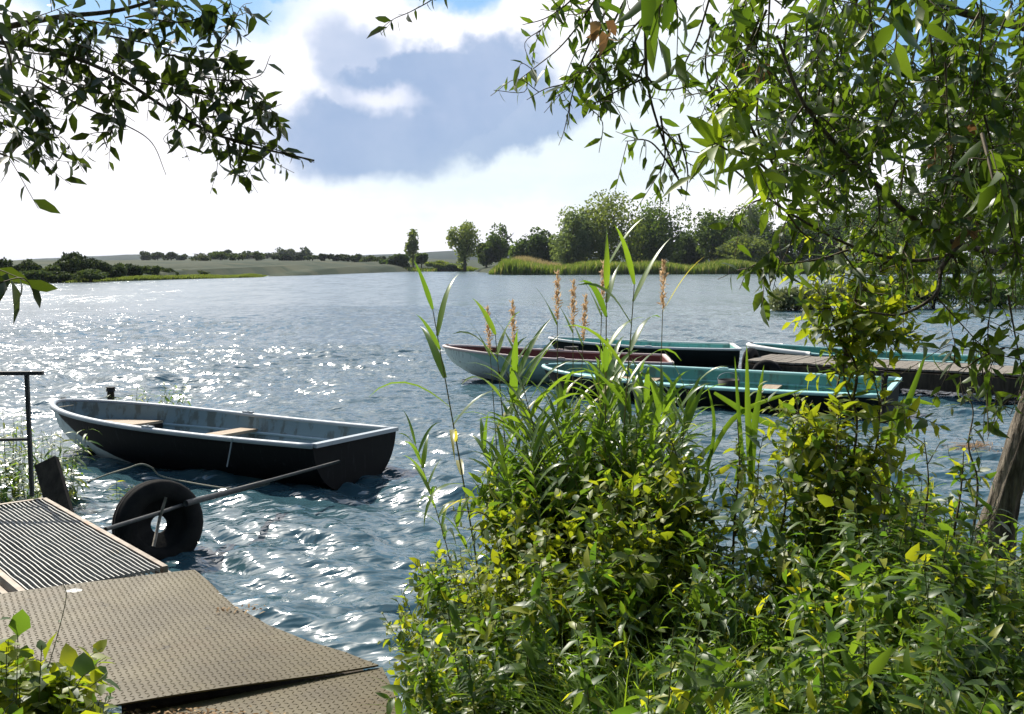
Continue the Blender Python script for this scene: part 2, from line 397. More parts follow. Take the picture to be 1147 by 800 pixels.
# ---------------------------------------------------------------- far trees
def crown_cloud(mb,c,rx,ry,rz,n,leaf,lumps=14,hollow=.55,seed=0):
    r=np.random.default_rng(seed)
    # lumps arranged on the crown shape, leaves scattered through each lump
    u=r.normal(size=(lumps,3));u=nrm(u); rad=r.uniform(.35,.8,(lumps,1))
    lc=u*rad*[rx,ry,rz]+c; lr=r.uniform(.26,.5,lumps)
    k=r.integers(0,lumps,n); v=nrm(r.normal(size=(n,3)))*(r.uniform(hollow,1.08,(n,1))**.6)
    P=lc[k]+v*lr[k][:,None]*np.array([rx,ry,rz])*1.0
    N=nrm(v+r.normal(size=(n,3))*.7); t=nrm(np.cross(N,r.normal(size=(n,3)))); b=np.cross(N,t)
    s=leaf*r.uniform(.5,1.25,(n,1))
    V=np.stack([P-t*s-b*s*.2,P-t*s*.1-b*s*.75,P+t*s-b*s*.1,P+t*s*.2+b*s*.8],1)
    mb.add(V.reshape(-1,3),np.arange(4*n).reshape(-1,4))
def tree(name,label,cat,x,y,z0,h,w,mat,group=None,n=2600,leaf=.45,lumps=16,trunk_h=.3,seed=0,sparse=False,base=0.12):
    t=thing(name,label,cat,(x,y,z0),group)
    r=np.random.default_rng(seed+100)
    tb=MB(); lean=r.normal(size=2)*.03*h
    tb.tube([(0,0,-.5),(lean[0]*.3,lean[1]*.3,h*.3),(lean[0],lean[1],h*.8)],[w*.035+.08,w*.028+.05,.03],7)
    for i in range(7):
        a=r.uniform(0,2*pi);z=h*r.uniform(.25,.6)
        tb.tube([(lean[0]*z/h,lean[1]*z/h,z),(cos(a)*w*.2,sin(a)*w*.2,z+h*.12),(cos(a)*w*.38,sin(a)*w*.38,z+h*.25)],[w*.018+.03,w*.01+.02,.01],5)
    tb.build('trunk',M_fartrunk,t)
    cb=MB(); h*=1.1; hz=h*(1-base)/2
    crown_cloud(cb,np.array([lean[0],lean[1],h*base+hz]),w/2*.95,w/2*.95,hz*.95,n,leaf,lumps,.3 if sparse else .55,seed)
    cb.build('crown',mat,t,smooth=False)
    return t
def Xat(px,d): return (px-573.5)/F*d*1.004
def ztop(py,d): return H+(298-py)/F*d
# big trees behind the right-hand reed bank : px,top py,width px,distance,mat,label
big=[(674,216,92,330,1,'large spreading light green willow, tallest tree behind the reed bank'),
     (640,240,50,322,3,'pale grey-green willow leaning against the left side of the tallest bank tree'),
     (738,220,64,335,0,'broad dark green tree just right of the tallest bank tree'),
     (715,250,40,345,2,'dark tree filling the gap between the two tallest bank trees'),
     (795,236,58,340,0,'rounded mid green tree with a sunlit left side, third crown on the bank'),
     (765,262,44,350,2,'low dark tree between the second and third crowns on the bank'),
     (840,232,60,350,3,'loose pale willow behind overhanging branches, right of the third crown'),
     (832,266,66,330,1,'low bushy light green willow in front of the loose pale one'),
     (880,250,70,345,0,'dark green tree partly hidden by hanging willow leaves'),
     (925,238,70,340,2,'dense dark tree behind the reeds below the willow canopy'),
     (985,205,95,235,2,'big dark tree on the right shore seen through the branches'),
     (1050,185,110,220,2,'huge dark tree on the right shore behind the hanging foliage'),
     (1005,245,70,190,3,'soft grey-green willow on the right shore in front of the dark trees'),
     (1120,200,100,230,0,'dark tree at the right edge of the far shore'),
     (605,262,46,345,2,'low dark green thicket left of the bank willows'),
     (585,270,36,350,0,'small round bush tree at the left foot of the thicket')]
for i,(px,py,wp,d,mi,lab) in enumerate(big):
    w=wp/F*d; z0=1.2; h=ztop(py,d)-z0
    x=Xat(px,d)
    tree('willow' if 'willow' in lab else 'broadleaf_tree',lab,'tree',x,d,z0,h,w*1.08,FAR[mi],'trees behind the right reed bank',n=int(3500+wp*60),leaf=d*.0015,lumps=34,seed=i*3+1,base=-.12)
LEFTM=[leafmat('left_shore_%d'%i,c1,c2,.3,.7,tcol=(1.6,1.5,.8),spec=.1) for i,(c1,c2) in enumerate([((.03,.05,.022),(.06,.085,.03)),((.05,.08,.03),(.085,.12,.042)),((.02,.035,.018),(.035,.055,.025)),((.06,.085,.05),(.09,.11,.065))])]
mid=[(521,244,44,420,1,0.0,'airy tree with a rounded open crown, left of the reed bank'),
     (563,251,34,430,0,.0,'slender airy tree beside the rounded open one'),
     (464,260,20,470,1,.02,'lone thin feathery tree standing apart on the far shore'),
     (447,286,30,440,2,.02,'low dark bush at the foot of the lone thin tree'),
     (545,275,30,430,0,.02,'dark bush between the two airy trees'),
     (473,284,14,440,0,.02,'small round bush right of the lone thin tree'),
     (434,292,22,450,2,.02,'very low bush at the left end of the far tree group'),
     (492,293,26,430,1,.02,'pale low bush between the lone tree and the airy tree'),
     (508,294,24,430,3,.02,'grey-green low bush under the rounded airy tree')]
for i,(px,py,wp,d,mi,bs,lab) in enumerate(mid):
    w=wp/F*d; z0=.8; h=ztop(py,d)-z0; sp=i<3
    tree('bush' if 'bush' in lab else 'slender_tree',lab,'bush' if 'bush' in lab else 'tree',Xat(px,d),d,z0,h,w*1.1,FAR[mi],'trees and bushes at the far end of the lake',n=1500 if i==2 else 3200,leaf=d*(.0013 if sp else .0016),lumps=26 if sp else 12,seed=50+i,sparse=sp,base=bs)
left=[(8,291,40,150,2),(-25,288,40,150,2),(38,294,30,150,0),(62,297,26,148,1),(90,281,40,155,2),(78,290,26,150,0),(112,292,30,158,0),(132,296,28,165,1),(150,298,30,172,2),(170,299,26,180,1),(105,303,40,148,1),(40,304,36,140,1),(70,305,30,143,0),(15,305,44,139,0),(188,300,26,190,0),(207,303,24,200,1),(222,304,26,205,3)]
lnames=['dark rounded tree','dense dark tree','mid green bush','light green bush','tall dark tree with an uneven top','green bush','leafy bush','yellowish bush','low dark tree','pale bush']
for i,(px,py,wp,d,mi) in enumerate(left):
    w=wp/F*d; z0=.1; h=(ztop(py,d)-z0)*(1.0 if i==4 else 1.02)
    big_=i==4
    tree('shore_tree','tall dark tree with an uneven top, highest on the left shore' if big_ else 'low leafy tree in the thicket along the left shore','tree',Xat(px,d),d,z0,h,w*1.15,LEFTM[mi],None if big_ else 'low trees along the left shore',n=2600 if big_ else 1700,leaf=d*.0016,lumps=16,seed=80+i,base=.02)
# hill-top and field trees
hillt=[(165,285,14,700,0),(180,286,14,720,0),(195,285,16,700,0),(206,287,10,700,0),(232,284,18,800,3),(243,286,12,800,3),(254,283,20,800,0),(276,285,18,820,0),(318,282,16,900,3),(330,281,18,900,3),(342,281,16,900,0),(301,286,20,850,3),(288,288,14,850,3),
       (315,292,12,600,2),(326,291,16,600,2),(337,293,10,600,2),(365,294,10,560,0),(376,293,10,560,2),(388,293,12,560,0),(400,292,14,560,0),(413,293,12,560,2),(424,295,14,540,0),(412,299,16,500,1),(352,296,14,560,1),(270,298,16,480,1),(250,299,18,470,1),(230,300,20,430,3),(290,299,16,480,1)]
for i,(px,py,wp,d,mi) in enumerate(hillt):
    w=wp/F*d; x=Xat(px,d)
    j=np.abs(gx-x).argmin();k=np.abs(gy-d).argmin(); z0=float(zz[k,j])-.5
    h=max(ztop(py,d)-z0,3.)
    if py<289: z0=ztop(293,d); h=ztop(py-3,d)-z0; w*=1.25
    else: h*=1.5; w*=1.3
    tree('field_tree','small rounded tree on the skyline of the far hill' if py<289 else 'small tree at the foot of the far hill fields','tree',x,d,z0,h,w*1.15,LEFTM[mi],'trees on the far hill' if py<289 else 'trees below the far hill',n=420,leaf=d*.0014,lumps=8,seed=150+i,base=.02)

# reeds along the far banks (stuff)
def reed_belt(name,line,depth,hgt,n,mat,wid):
    L=np.array(line,float); seg=np.linalg.norm(np.diff(L,axis=0),axis=1);cum=np.concatenate([[0],np.cumsum(seg)])
    t=rng.uniform(0,cum[-1],n); x=np.interp(t,cum,L[:,0]);y=np.interp(t,cum,L[:,1]); off=rng.uniform(0,depth,n)
    mb=MB(); hh=hgt*(.8+.25*np.sin(t*.21)*np.sin(t*.047+1)+rng.uniform(-.12,.12,n))*np.clip((cum[-1]-t)/12+.25,0,1)*np.clip(t/8+.3,0,1)
    P=np.stack([x,y+off,np.clip(off*.05,0,.8)-.2],1); d=nrm(np.stack([rng.normal(size=n)*.16+.08,rng.normal(size=n)*.16,np.ones(n)],1))
    ribbons(mb,P,d,hh,wid*rng.uniform(.6,1.4,n),.25,3)
    return tag(mb.build(name,mat),kind='stuff')
M_farreed=leafmat('far_reed_leaf',(.11,.17,.03),(.20,.26,.06),.35,.6,tcol=(1.5,1.5,.7),spec=.15,c3=(.42,.36,.2),dry=.12)
M_fartan=leafmat('far_reed_top',(.34,.30,.16),(.42,.36,.2),.3,.7,tcol=(1.2,1.1,.8),spec=.1)
reed_belt('reeds_far_bank',[(Xat(548,276),276),(Xat(580,268),268),(Xat(640,268),268),(Xat(700,278),278),(Xat(800,292),292),(Xat(960,305),305),(Xat(1180,300),300)],14,4.0,26000,M_farreed,.34)
reed_belt('reeds_pale_tops',[(Xat(560,292),292),(Xat(600,284),284),(Xat(660,286),286)],10,4.9,3500,M_fartan,.3)
reed_belt('reeds_left_shore',[(Xat(-40,128),128),(Xat(100,148),148),(Xat(200,178),178),(Xat(292,212),212)],8,.8,9000,FAR[1],.2)
reed_belt('reeds_far_end',[(Xat(300,420),420),(Xat(400,430),430),(Xat(548,430),430)],12,2.2,6000,M_farreed,.5)

# bushes standing in the water on the right, 55 m off
def shrub(name,label,x,y,z0,w,dep,h,n,leaf,mats,group=None,seed=0):
    t=thing(name,label,'bush',(x,y,z0),group); r=np.random.default_rng(seed)
    sb=MB()
    for i in range(16):
        a=r.uniform(0,2*pi); k=r.uniform(.2,.9)
        sb.tube([(cos(a)*w*.1*k,sin(a)*dep*.1,-.2),(cos(a)*w*.3*k,sin(a)*dep*.3,h*.45),(cos(a)*w*.42*k,sin(a)*dep*.4,h*.85)],[.03,.02,.006],5)
    sb.build('stem',M_twig,t)
    cb=MB(); k=n; lumps=18; u=r.uniform(-1,1,(lumps,3)); lc=u*[w*.4,dep*.35,0]+[0,0,h*.5]; lc[:,2]=h*(.25+.55*r.uniform(0,1,lumps)*(1-.5*np.abs(u[:,0])))
    q=r.integers(0,lumps,n); v=nrm(r.normal(size=(n,3)))*r.uniform(.3,1,(n,1))**.5
    P=lc[q]+v*[w*.16,dep*.2,h*.26]; P[:,2]=np.abs(P[:,2])
    leaves(cb,P,nrm(v+r.normal(size=(n,3))*.6+[0,0,.4]),nrm(v+r.normal(size=(n,3))),leaf*r.uniform(.6,1.3,n),leaf*.36,.3)
    cb.build('foliage',mats,t); return t
M_mid=[leafmat('shore_bush_pale',(.12,.16,.075),(.20,.23,.12),.25,.5,tcol=(1.5,1.4,.9)),leafmat('shore_bush_green',(.035,.08,.02),(.07,.13,.035),.3,.45),leafmat('shore_bush_dark',(.022,.05,.015),(.05,.085,.025),.3,.5)]
for i,(px,wp,top,d,mi,lab) in enumerate([(886,36,321,54,0,'low silvery clump at the left tip of the water bushes'),(915,46,313,55,0,'silvery grey-green bush in the water, left end of the bush line'),(955,60,308,56,1,'mid green bush in the water right of the silvery ones'),(1000,70,306,57,2,'dark green bush in the middle of the water bush line'),(1045,70,306,56,2,'broad dark bush with drooping leaves towards the right of the bush line'),(1085,60,304,57,1,'green bush near the right end of the bush line'),(1130,70,300,58,1,'green bush at the far right behind hanging willow leaves'),(1175,80,298,60,2,'last dark bush at the right edge of the frame')]):
    w=wp/F*d; shrub('water_bush',lab,Xat(px,d),d,-.05,w*1.5,2.6,ztop(top,d),2600,.26,M_mid[mi],'bushes growing in the water',seed=300+i)

# ---------------------------------------------------------------- boats
def paint(name,c,dirt,rough=.4,wear=.62,scale=3.0,streak=(1,1,1)):
    return basic(name,[k*.9 for k in c],c,2.5,rough,.4,c3=dirt,c3scale=scale,c3lo=wear,c3hi=wear+.12,bump=.15,bscale=40,stretch=streak)
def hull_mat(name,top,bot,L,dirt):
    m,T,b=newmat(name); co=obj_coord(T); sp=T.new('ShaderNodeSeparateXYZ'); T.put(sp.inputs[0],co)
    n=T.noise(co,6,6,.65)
    # pale lower hull colour imitates sunlight on the bow, edge dips below water amidships
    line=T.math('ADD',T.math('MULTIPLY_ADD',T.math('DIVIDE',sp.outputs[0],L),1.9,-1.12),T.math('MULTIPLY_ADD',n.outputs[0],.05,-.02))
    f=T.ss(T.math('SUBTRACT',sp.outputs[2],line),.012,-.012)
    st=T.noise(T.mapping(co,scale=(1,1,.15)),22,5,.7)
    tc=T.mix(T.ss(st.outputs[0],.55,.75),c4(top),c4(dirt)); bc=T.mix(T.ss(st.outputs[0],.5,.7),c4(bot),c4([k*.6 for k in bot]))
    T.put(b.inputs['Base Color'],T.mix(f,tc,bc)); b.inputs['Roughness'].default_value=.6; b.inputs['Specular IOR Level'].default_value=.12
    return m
def hbf(s,B,st):
    s=np.asarray(s,float)
    return np.where(s<.45,B/2*(st+(1-st)*np.sin(np.clip(s,0,.45)/.45*pi/2)),B/2*np.clip(1-np.clip((s-.45)/.55,0,1)**2.3,0,1)**.62)
def boat(label,M,L,B,st,zs,zb,mats,benches,sink=.12,deck=None,bowdeck=None,bow_seat=True,group=None,floor_m=None):
    t=thing('rowing_boat',label,'boat',group=group)
    Mw=Matrix.Identity(4)
    for i in range(3):
        for j in range(3): Mw[i][j]=float(M[1][i,j])
        Mw[i][3]=float(M[0][i])
    t.matrix_world=Mw
    ns,nv=44,14
    S_=1-(1-np.linspace(0,1,ns))**1.6; V_=np.linspace(0,1,nv)
    def sheer(s): return zs+(zb-zs)*s**2.2
    def keel(s): return -sink+.30*np.clip((s-.62)/.38,0,1)**2.2
    def surf(inset,zoff,s_lo=0,rake=.42):
        P=np.zeros((ns,2*nv-1,3))
        for i,s in enumerate(S_):
            b=max(hbf(s,B,st)-inset,.004); zk=keel(s)+zoff; zt=sheer(s)
            a=V_*pi/2
            yy=b*np.sin(a)**.72*(.90+.10*V_); zq=zk+(zt-zk)*(1-np.cos(a)**1.15) if False else zk+(zt-zk)*(V_**1.75)
            xx=s*(L-inset)-(rake*(1-V_)**1.3)*np.clip((s-.55)/.45,0,1)**1.8+ (inset if s==0 else 0)-.06*V_*0
            P[i,nv-1:,0]=xx;P[i,nv-1:,1]=yy;P[i,nv-1:,2]=zq
            P[i,:nv,0]=xx[::-1];P[i,:nv,1]=-yy[::-1];P[i,:nv,2]=zq[::-1]
        return P
    Po=surf(0,0);Pi=surf(.045,.06)
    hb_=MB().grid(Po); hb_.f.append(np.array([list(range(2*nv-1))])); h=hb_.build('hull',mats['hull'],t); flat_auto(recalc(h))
    hi=MB().grid(Pi); hi.f.append(np.array([list(range(2*nv-1))])); flat_auto(hi.build('inner_shell',mats['inner'],t))
    # gunwale: rounded lip all around incl. transom
    rimL=Po[:,-1];rimR=Po[:,0]; loop=np.concatenate([rimL,rimR[::-1][1:]])
    loop=loop*1.0; loop[:,2]+=.012
    prof=np.array([(.026,-.030),(.034,0),(.022,.020),(-.012,.024),(-.040,.016),(-.048,-.022)])
    Tn=nrm(np.gradient(loop,axis=0)); side=nrm(np.cross(Tn,[0,0,1.])); 
    c=loop.mean(0); side=np.where((side*(loop-[L*.45,0,0])).sum(1,keepdims=True)<0,-side,side)
    ring=loop[:,None]+side[:,None]*prof[None,:,:1]+np.array([0,0,1.])*prof[None,:,1:]
    g=MB().grid(ring,closed=True,capu=True); recalc(g.build('gunwale',mats['rim'],t))
    tr=MB().box((.0,0,zs+.012),(.085,2*hbf(0,B,st)-.02,.044)); tr.build('transom_cap',mats['rim'],t,False)
    # keel strip & inner ledge
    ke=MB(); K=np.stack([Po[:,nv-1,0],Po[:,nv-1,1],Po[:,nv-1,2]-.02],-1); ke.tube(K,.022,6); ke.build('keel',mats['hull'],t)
    for sgn in(-1,1):
        pl=[]
        for s in np.linspace(.0,.93,30):
            pl.append((s*(L-.05)-.05*max(0,(s-.6))+.03,sgn*(hbf(s,B,st)*.975-.075),sheer(s)*.55+.02))
        MB().tube(pl,.022,6).build('stringer',mats['ledge'],t)
    # bottom boards
    fb=MB(); 
    for k in range(5):
        yk=(k-2)*.17; pts=[]
        fb.box((L*.43,yk,-sink+.155),(L*.66,.15,.016))
    fb.build('floor_boards',floor_m or mats['inner'],t,False)
    for (s,wd,drop) in benches:
        w=2*(hbf(s,B,st)*.965-.045); bb=MB().box((s*L,0,sheer(s)-drop),(wd,w,.035)); 
        b_=bb.build('bench',mats['bench'],t,False)
    if bow_seat:
        ss=np.linspace(.76,.93,10); top=[];bt=[]
        P=np.zeros((10,2,3))
        for i,s in enumerate(ss):
            y=hbf(s,B,st)*.93-.05; P[i,0]=(s*L-.10,-y,sheer(.7)-.16);P[i,1]=(s*L-.10,y,sheer(.7)-.16)
        Q=P.copy();Q[:,:,2]-=.035
        sb=MB().grid(P).grid(Q); w0=P[0]; 
        sb.add([P[0,0],P[0,1],Q[0,1],Q[0,0]],[[0,1,2,3]]); sb.build('bow_seat',mats['bench'],t,False)
        MB().box((ss[0]*L-.08,0,(sheer(.7)-.2-sink+.16)/2+.01),(.025,(hbf(.76,B,st)*.86)*2,sheer(.7)-.22+sink-.16)).build('seat_bulkhead',mats['dark'],t,False)
    if bowdeck:
        ss=np.linspace(.80,.985,12);P=np.zeros((12,5,3))
        for i,s in enumerate(ss):
            y=hbf(s,B,st)-.03
            for j,k in enumerate(np.linspace(-1,1,5)): P[i,j]=(s*L-.02,k*y,sheer(s)-.03+.02*(1-k*k))
        MB().grid(P).build('foredeck',bowdeck,t)
    if deck:
        ss=np.linspace(.02,.86,26);P=np.zeros((26,3,3))
        for i,s in enumerate(ss):
            y=hbf(s,B,st)-.03
            P[i,0]=(s*L,y,sheer(s)-.005);P[i,1]=(s*L,y-deck[0],sheer(s)-.02);P[i,2]=(s*L,y-deck[0]-.01,sheer(s)-.24)
        MB().grid(P).build('side_deck',deck[1],t)
    # rowlock blocks and mooring ring
    for sgn in(-1,1):
        rb=MB(); s=.48; p=np.array([s*L,sgn*(hbf(s,B,st)-.005),sheer(s)+.04]); rb.box(p,(.16,.05,.02)); rb.tube([p,p+[0,0,.02]],.014,8)
        rb.build('rowlock_block',mats['rim'],t,False)
    MB().tube([(L-.07+.035*cos(a),.035*sin(a),zb+.05) for a in np.linspace(0,2*pi,13)],.006,6).build('mooring_ring',mats['dark'],t)
    return t
M_rimgrey=paint('rim_grey',(.36,.40,.43),(.20,.21,.20),.5); M_innerblue=paint('inner_blue_grey',(.17,.245,.275),(.10,.125,.12),.6,.5,6,(1,1,.35))
M_ledge=paint('ledge_blue',(.26,.35,.40),(.18,.23,.25),.5)
M_benchwood=basic('bench_wood',(.30,.22,.15),(.42,.33,.24),3,.7,.3,stretch=(6,.6,6),bump=.3)
M_black=basic('dark_fitting',(.012,.012,.013),(.03,.028,.026),10,.7,.3)
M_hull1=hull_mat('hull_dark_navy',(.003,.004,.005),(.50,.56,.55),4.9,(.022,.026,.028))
M_teal=paint('teal_paint',(.11,.31,.27),(.09,.17,.145),.6,.5,5,(1,1,.3)); M_teallight=paint('light_teal_paint',(.20,.47,.44),(.13,.27,.25),.6,.5,5,(1,1,.3))
M_hullgreen=hull_mat('hull_pale_green',(.40,.56,.49),(.66,.72,.68),4.8,(.18,.34,.28)); M_hulldark=hull_mat('hull_black_green',(.007,.012,.012),(.06,.10,.10),50,(.012,.018,.018))
M_red=paint('red_brown_paint',(.14,.035,.03),(.20,.07,.06),.5); M_rimwhite=paint('rim_white',(.72,.72,.70),(.45,.42,.38),.5); M_rimpink=paint('rim_pinkish',(.62,.50,.46),(.40,.28,.24),.5)
M_rimteal=paint('rim_pale_teal',(.36,.60,.58),(.2,.4,.38),.45)
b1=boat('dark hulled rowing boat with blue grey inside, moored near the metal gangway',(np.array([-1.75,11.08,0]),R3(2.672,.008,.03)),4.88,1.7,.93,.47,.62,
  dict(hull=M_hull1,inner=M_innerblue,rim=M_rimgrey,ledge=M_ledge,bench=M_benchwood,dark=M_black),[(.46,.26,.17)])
MB().tube([(1.05,.86,.50),(1.05,.885,.40),(1.08,.885,.28),(1.12,.87,.18)],.008,6).build('hanging_line',M_rimgrey,b1)
b2=boat('green boat with red brown foredeck, bow showing left of the reed clump',(np.array([3.25,20.75,0]),R3(3.11,-.02,-.03)),4.7,1.55,.93,.45,.62,
  dict(hull=M_hullgreen,inner=M_red,rim=M_rimpink,ledge=M_rimpink,bench=M_teal,dark=M_black),[(.5,.26,.15)],group='boats moored at the wooden jetty')
b3=boat('long teal boat with light teal side bench and black hull, nearest at the jetty',(np.array([6.15,15.95,0]),R3(2.62,.018,-.09)),6.35,1.62,.9,.45,.60,
  dict(hull=M_hulldark,inner=M_teal,rim=M_rimteal,ledge=M_teallight,bench=M_benchwood,dark=M_black),[(.33,.3,.2),(.68,.26,.2)],deck=(.30,M_teallight),group='boats moored at the wooden jetty')
b4=boat('teal boat with white rim lying behind the jetty end, centre of the lake view',(np.array([5.4,24.0,0]),R3(3.09,-.01,-.03)),4.5,1.4,.9,.45,.6,
  dict(hull=M_hulldark,inner=M_teallight,rim=M_rimwhite,ledge=M_teallight,bench=M_teal,dark=M_black),[(.45,.26,.17)],group='boats moored at the wooden jetty')
b5=boat('teal boat with thick white bow rim tied on the far side of the jetty',(np.array([9.75,20.55,0]),R3(2.72,0,-.03)),4.8,1.4,.93,.45,.62,
  dict(hull=M_hulldark,inner=M_teal,rim=M_rimteal,ledge=M_teallight,bench=M_teal,dark=M_black),[(.45,.26,.17)],group='boats moored at the wooden jetty')
P=[]
for s in np.linspace(.70,1,14): P.append((s*4.8,1*(float(hbf(s,1.4,.93))+.03),.45+.17*s**2.2+.005))
for s in np.linspace(1,.86,8)[1:]: P.append((s*4.8,-1*(float(hbf(s,1.4,.93))+.03),.45+.17*s**2.2+.005))
MB().tube(P,.05,8).build('bow_fender',M_rimwhite,b5)
# bucket in the near teal boat
bk=thing('bucket','black bucket standing inside the long teal boat','bucket',(0,0,0)); 
def lathe(mb,c,prof,k=24,axis_=None):
    a=np.linspace(0,2*pi,k,endpoint=False)
    mb.grid(np.array([[(c[0]+r*cos(t),c[1]+r*sin(t),c[2]+z) for t in a] for r,z in prof]),closed=True)
pb=np.array([6.15,15.95,0])+R3(2.62,.018,-.09)@np.array([2.75,-.1,.05])
bm_=MB(); lathe(bm_,(0,0,0),[(.001,0),(.15,0),(.18,.40),(.19,.40),(.165,.03),(.001,.03)]); bm_.build('pail',M_black,bk); bk.location=tuple(pb)
MB().tube([(.185*cos(a),.05,.40+.12*sin(a)) for a in np.linspace(0,pi,12)],.006,6).build('handle',M_rimgrey,bk)

# ---------------------------------------------------------------- wooden jetty (right)
M_deckwood=basic('weathered_deck',(.13,.115,.095),(.27,.24,.20),2,.85,.2,stretch=(1.5,12,6),bump=.6,bscale=12,c3=(.10,.08,.06),c3scale=3)
M_pile=basic('pile_wood',(.03,.024,.018),(.07,.055,.04),5,.9,.2,stretch=(3,3,.6),bump=.6)
j0=np.array([13.9,14.0]);jd=nrm(np.array([-.845,.535]));jn=np.array([jd[1],-jd[0]]);jn=jn if jn[1]>0 else -jn
jt=thing('wooden_jetty','weathered grey plank jetty on dark piles between the moored teal boats','jetty',(0,0,0))
# near edge runs through (8.9,17.19) and (4.62,19.98)
pA=np.array([8.9,17.19]); 
jl0=-6.5; jl1=5.0; jw=1.65; pd=MB()
s=jl0; k=0
while s<jl1:
    w=.145+random.uniform(-.008,.008); c=pA+jd*(s+w/2)+jn*(jw/2+random.uniform(-.02,.02))
    pd.box((c[0],c[1],.50+random.uniform(-.006,.006)),(w-.012,jw+random.uniform(-.05,.05),.035),yaw=math.atan2(jd[1],jd[0])+random.uniform(-.012,.012)); s+=w;k+=1
pd.build('deck',M_deckwood,jt,False)
bmj=MB()
for off in(.12,jw-.12):
    a=pA+jd*jl0+jn*off;b=pA+jd*jl1+jn*off; bmj.bar((a[0],a[1],.40),(b[0],b[1],.40),.1,.15)
bmj.build('bearer',M_pile,jt,False)
fb_=MB()
a=pA+jd*jl0-jn*.03;b=pA+jd*jl1-jn*.03; fb_.bar((a[0],a[1],.30),(b[0],b[1],.30),.04,.30); fb_.build('side_board',M_pile,jt,False)
for s in np.arange(jl0+.5,jl1,2.1):
    for off in(.02,jw-.02):
        c=pA+jd*s+jn*off; MB().tube([(c[0],c[1],-.8),(c[0],c[1],.46)],.075,10).build('pile',M_pile,jt)
# tyre fenders
M_rubber=basic('tyre_rubber',(.008,.008,.008),(.018,.017,.016),8,.85,.15,bump=.3,c3=(.04,.036,.03),c3lo=.6,c3hi=.75)
def tyre(label,c,normal,R,w,group=None,rim=None,tilt=0):
    n=nrm(np.array(normal,float)); t=thing('tyre',label,'tyre',c,group)
    x=nrm(np.cross([0,0,1.],n)); z=np.cross(n,x)
    prof=[(.20,-.10),(.52,-.22),(.56,-.46),(.72,-.62),(.86,-.6),(.95,-.48),(1.0,-.36),(1.01,-.12),(.99,-.09),(.99,-.05),(1.01,-.02),(1.01,.12),(.99,.15),(1.0,.36),(.95,.48),(.86,.6),(.72,.62),(.60,.56),(.56,.46),(.52,.24),(.20,.12),(.19,0)]
    a=np.linspace(0,2*pi,56,endpoint=False)
    G=np.array([[ (x*cos(q)+z*sin(q))*R*r*(1+ (0.006 if (r>.98 and (i%2)) else 0)) + n*w*.8*h for (r,h) in prof] for i,q in enumerate(a)])
    G=np.concatenate([G,G[:1]]); MB().grid(G,closed=True).build('tread',M_rubber,t)
    if rim:
        b=MB(); prof2=[(.56,-.30),(.50,-.25),(.46,.05),(.30,.10),(.28,.16),(.18,.16)]
        G=np.array([[ (x*cos(q)+z*sin(q))*R*r + n*w*.8*h for (r,h) in prof2] for q in a]); G=np.concatenate([G,G[:1]])
        b.grid(G); b.build('rim',rim,t)
    return t
e=pA+jd*(jl1+.16)+jn*.8
tyre('black tyre fender hung on the end of the wooden jetty',(e[0],e[1],.36),(-jd[0],-jd[1],0),.34,.2)
e2=pA+jd*(jl1-.5)-jn*.16
tyre('black tyre fender on the near side of the wooden jetty',(e2[0],e2[1],.26),(jn[0],jn[1],0),.30,.18)
# ---------------------------------------------------------------- posts in the water
def post(label,x,y,h,r,lean=(0,0)):
    t=thing('mooring_post',label,'post',(x,y,0)); MB().tube([(0,0,-.8),(lean[0]*.5,lean[1]*.5,h*.5),(lean[0],lean[1],h)],[r,r,r*.95],10).build('shaft',M_pile,t)
    MB().tube([(lean[0],lean[1],h-.06),(lean[0],lean[1],h+.01)],[r*1.25,r*1.2],10).build('cap',M_black,t); return t
post('dark mooring post standing behind the dark hulled boat',*at(124,440,15.5)[:2],.50,.055)
post('thin dark stake under the jetty beside the tall leafy sapling',*at(990,445,15.1)[:2],.75,.045,(.0,0))
post('dark stake between the green bow and the white rimmed boat',*at(640,400,21.9)[:2],.62,.13)

# ---------------------------------------------------------------- metal gangway (left)
ZG=.55
M_galv=basic('galvanised_steel',(.24,.24,.22),(.36,.35,.32),8,.5,.5,metal=.15,c3=(.28,.19,.11),c3scale=5,c3lo=.60,c3hi=.74)
M_rustrail=basic('rusty_edge',(.15,.12,.09),(.26,.22,.18),10,.6,.4,metal=.3,c3=(.24,.13,.07),c3scale=7)
M_railpaint=basic('dark_rail_steel',(.02,.024,.024),(.05,.05,.048),20,.6,.4,c3=(.10,.06,.035),c3scale=9,c3lo=.62,c3hi=.7)
gA=on(185,635,ZG);gB=on(25,662,ZG); gd=nrm(on(52,560,ZG)-gA); gn=np.array([-gd[1],gd[0],0]);gn=gn if np.dot(gn,gB-gA)>0 else -gn
gw=.80; gl=2.42; gang=thing('metal_gangway','grey metal grating gangway with handrail leading out over the water','gangway',tuple(gA))
def G_(s,w,z=0): return gd*s+gn*w+np.array([0,0,z])
gm=MB(); nb=25
for i in range(nb):
    w=.035+(gw-.07)*i/(nb-1)
    sss=np.linspace(.0,gl,60); wob=.003*np.sin(sss*2*pi/.30)+.002*np.sin(sss*7+i)
    zz_=.003*np.sin(sss*2*pi/.3+.6)
    pr=np.array([(-.0034,-.030),(.0034,-.030),(.0034,0),(-.0034,0)])
    ring=np.array([[G_(s,w+q+p[0],p[1]+z) for p in pr] for s,q,z in zip(sss,wob,zz_)])
    gm.grid(ring,closed=True,capu=True)
gm.build('grating_bars',M_galv,gang,False)
cm=MB()
for s in np.arange(.15,gl,.45): cm.bar(G_(s,.03,-.034),G_(s,gw-.03,-.034),.008,.010)
cm.build('cross_rods',M_galv,gang,False)
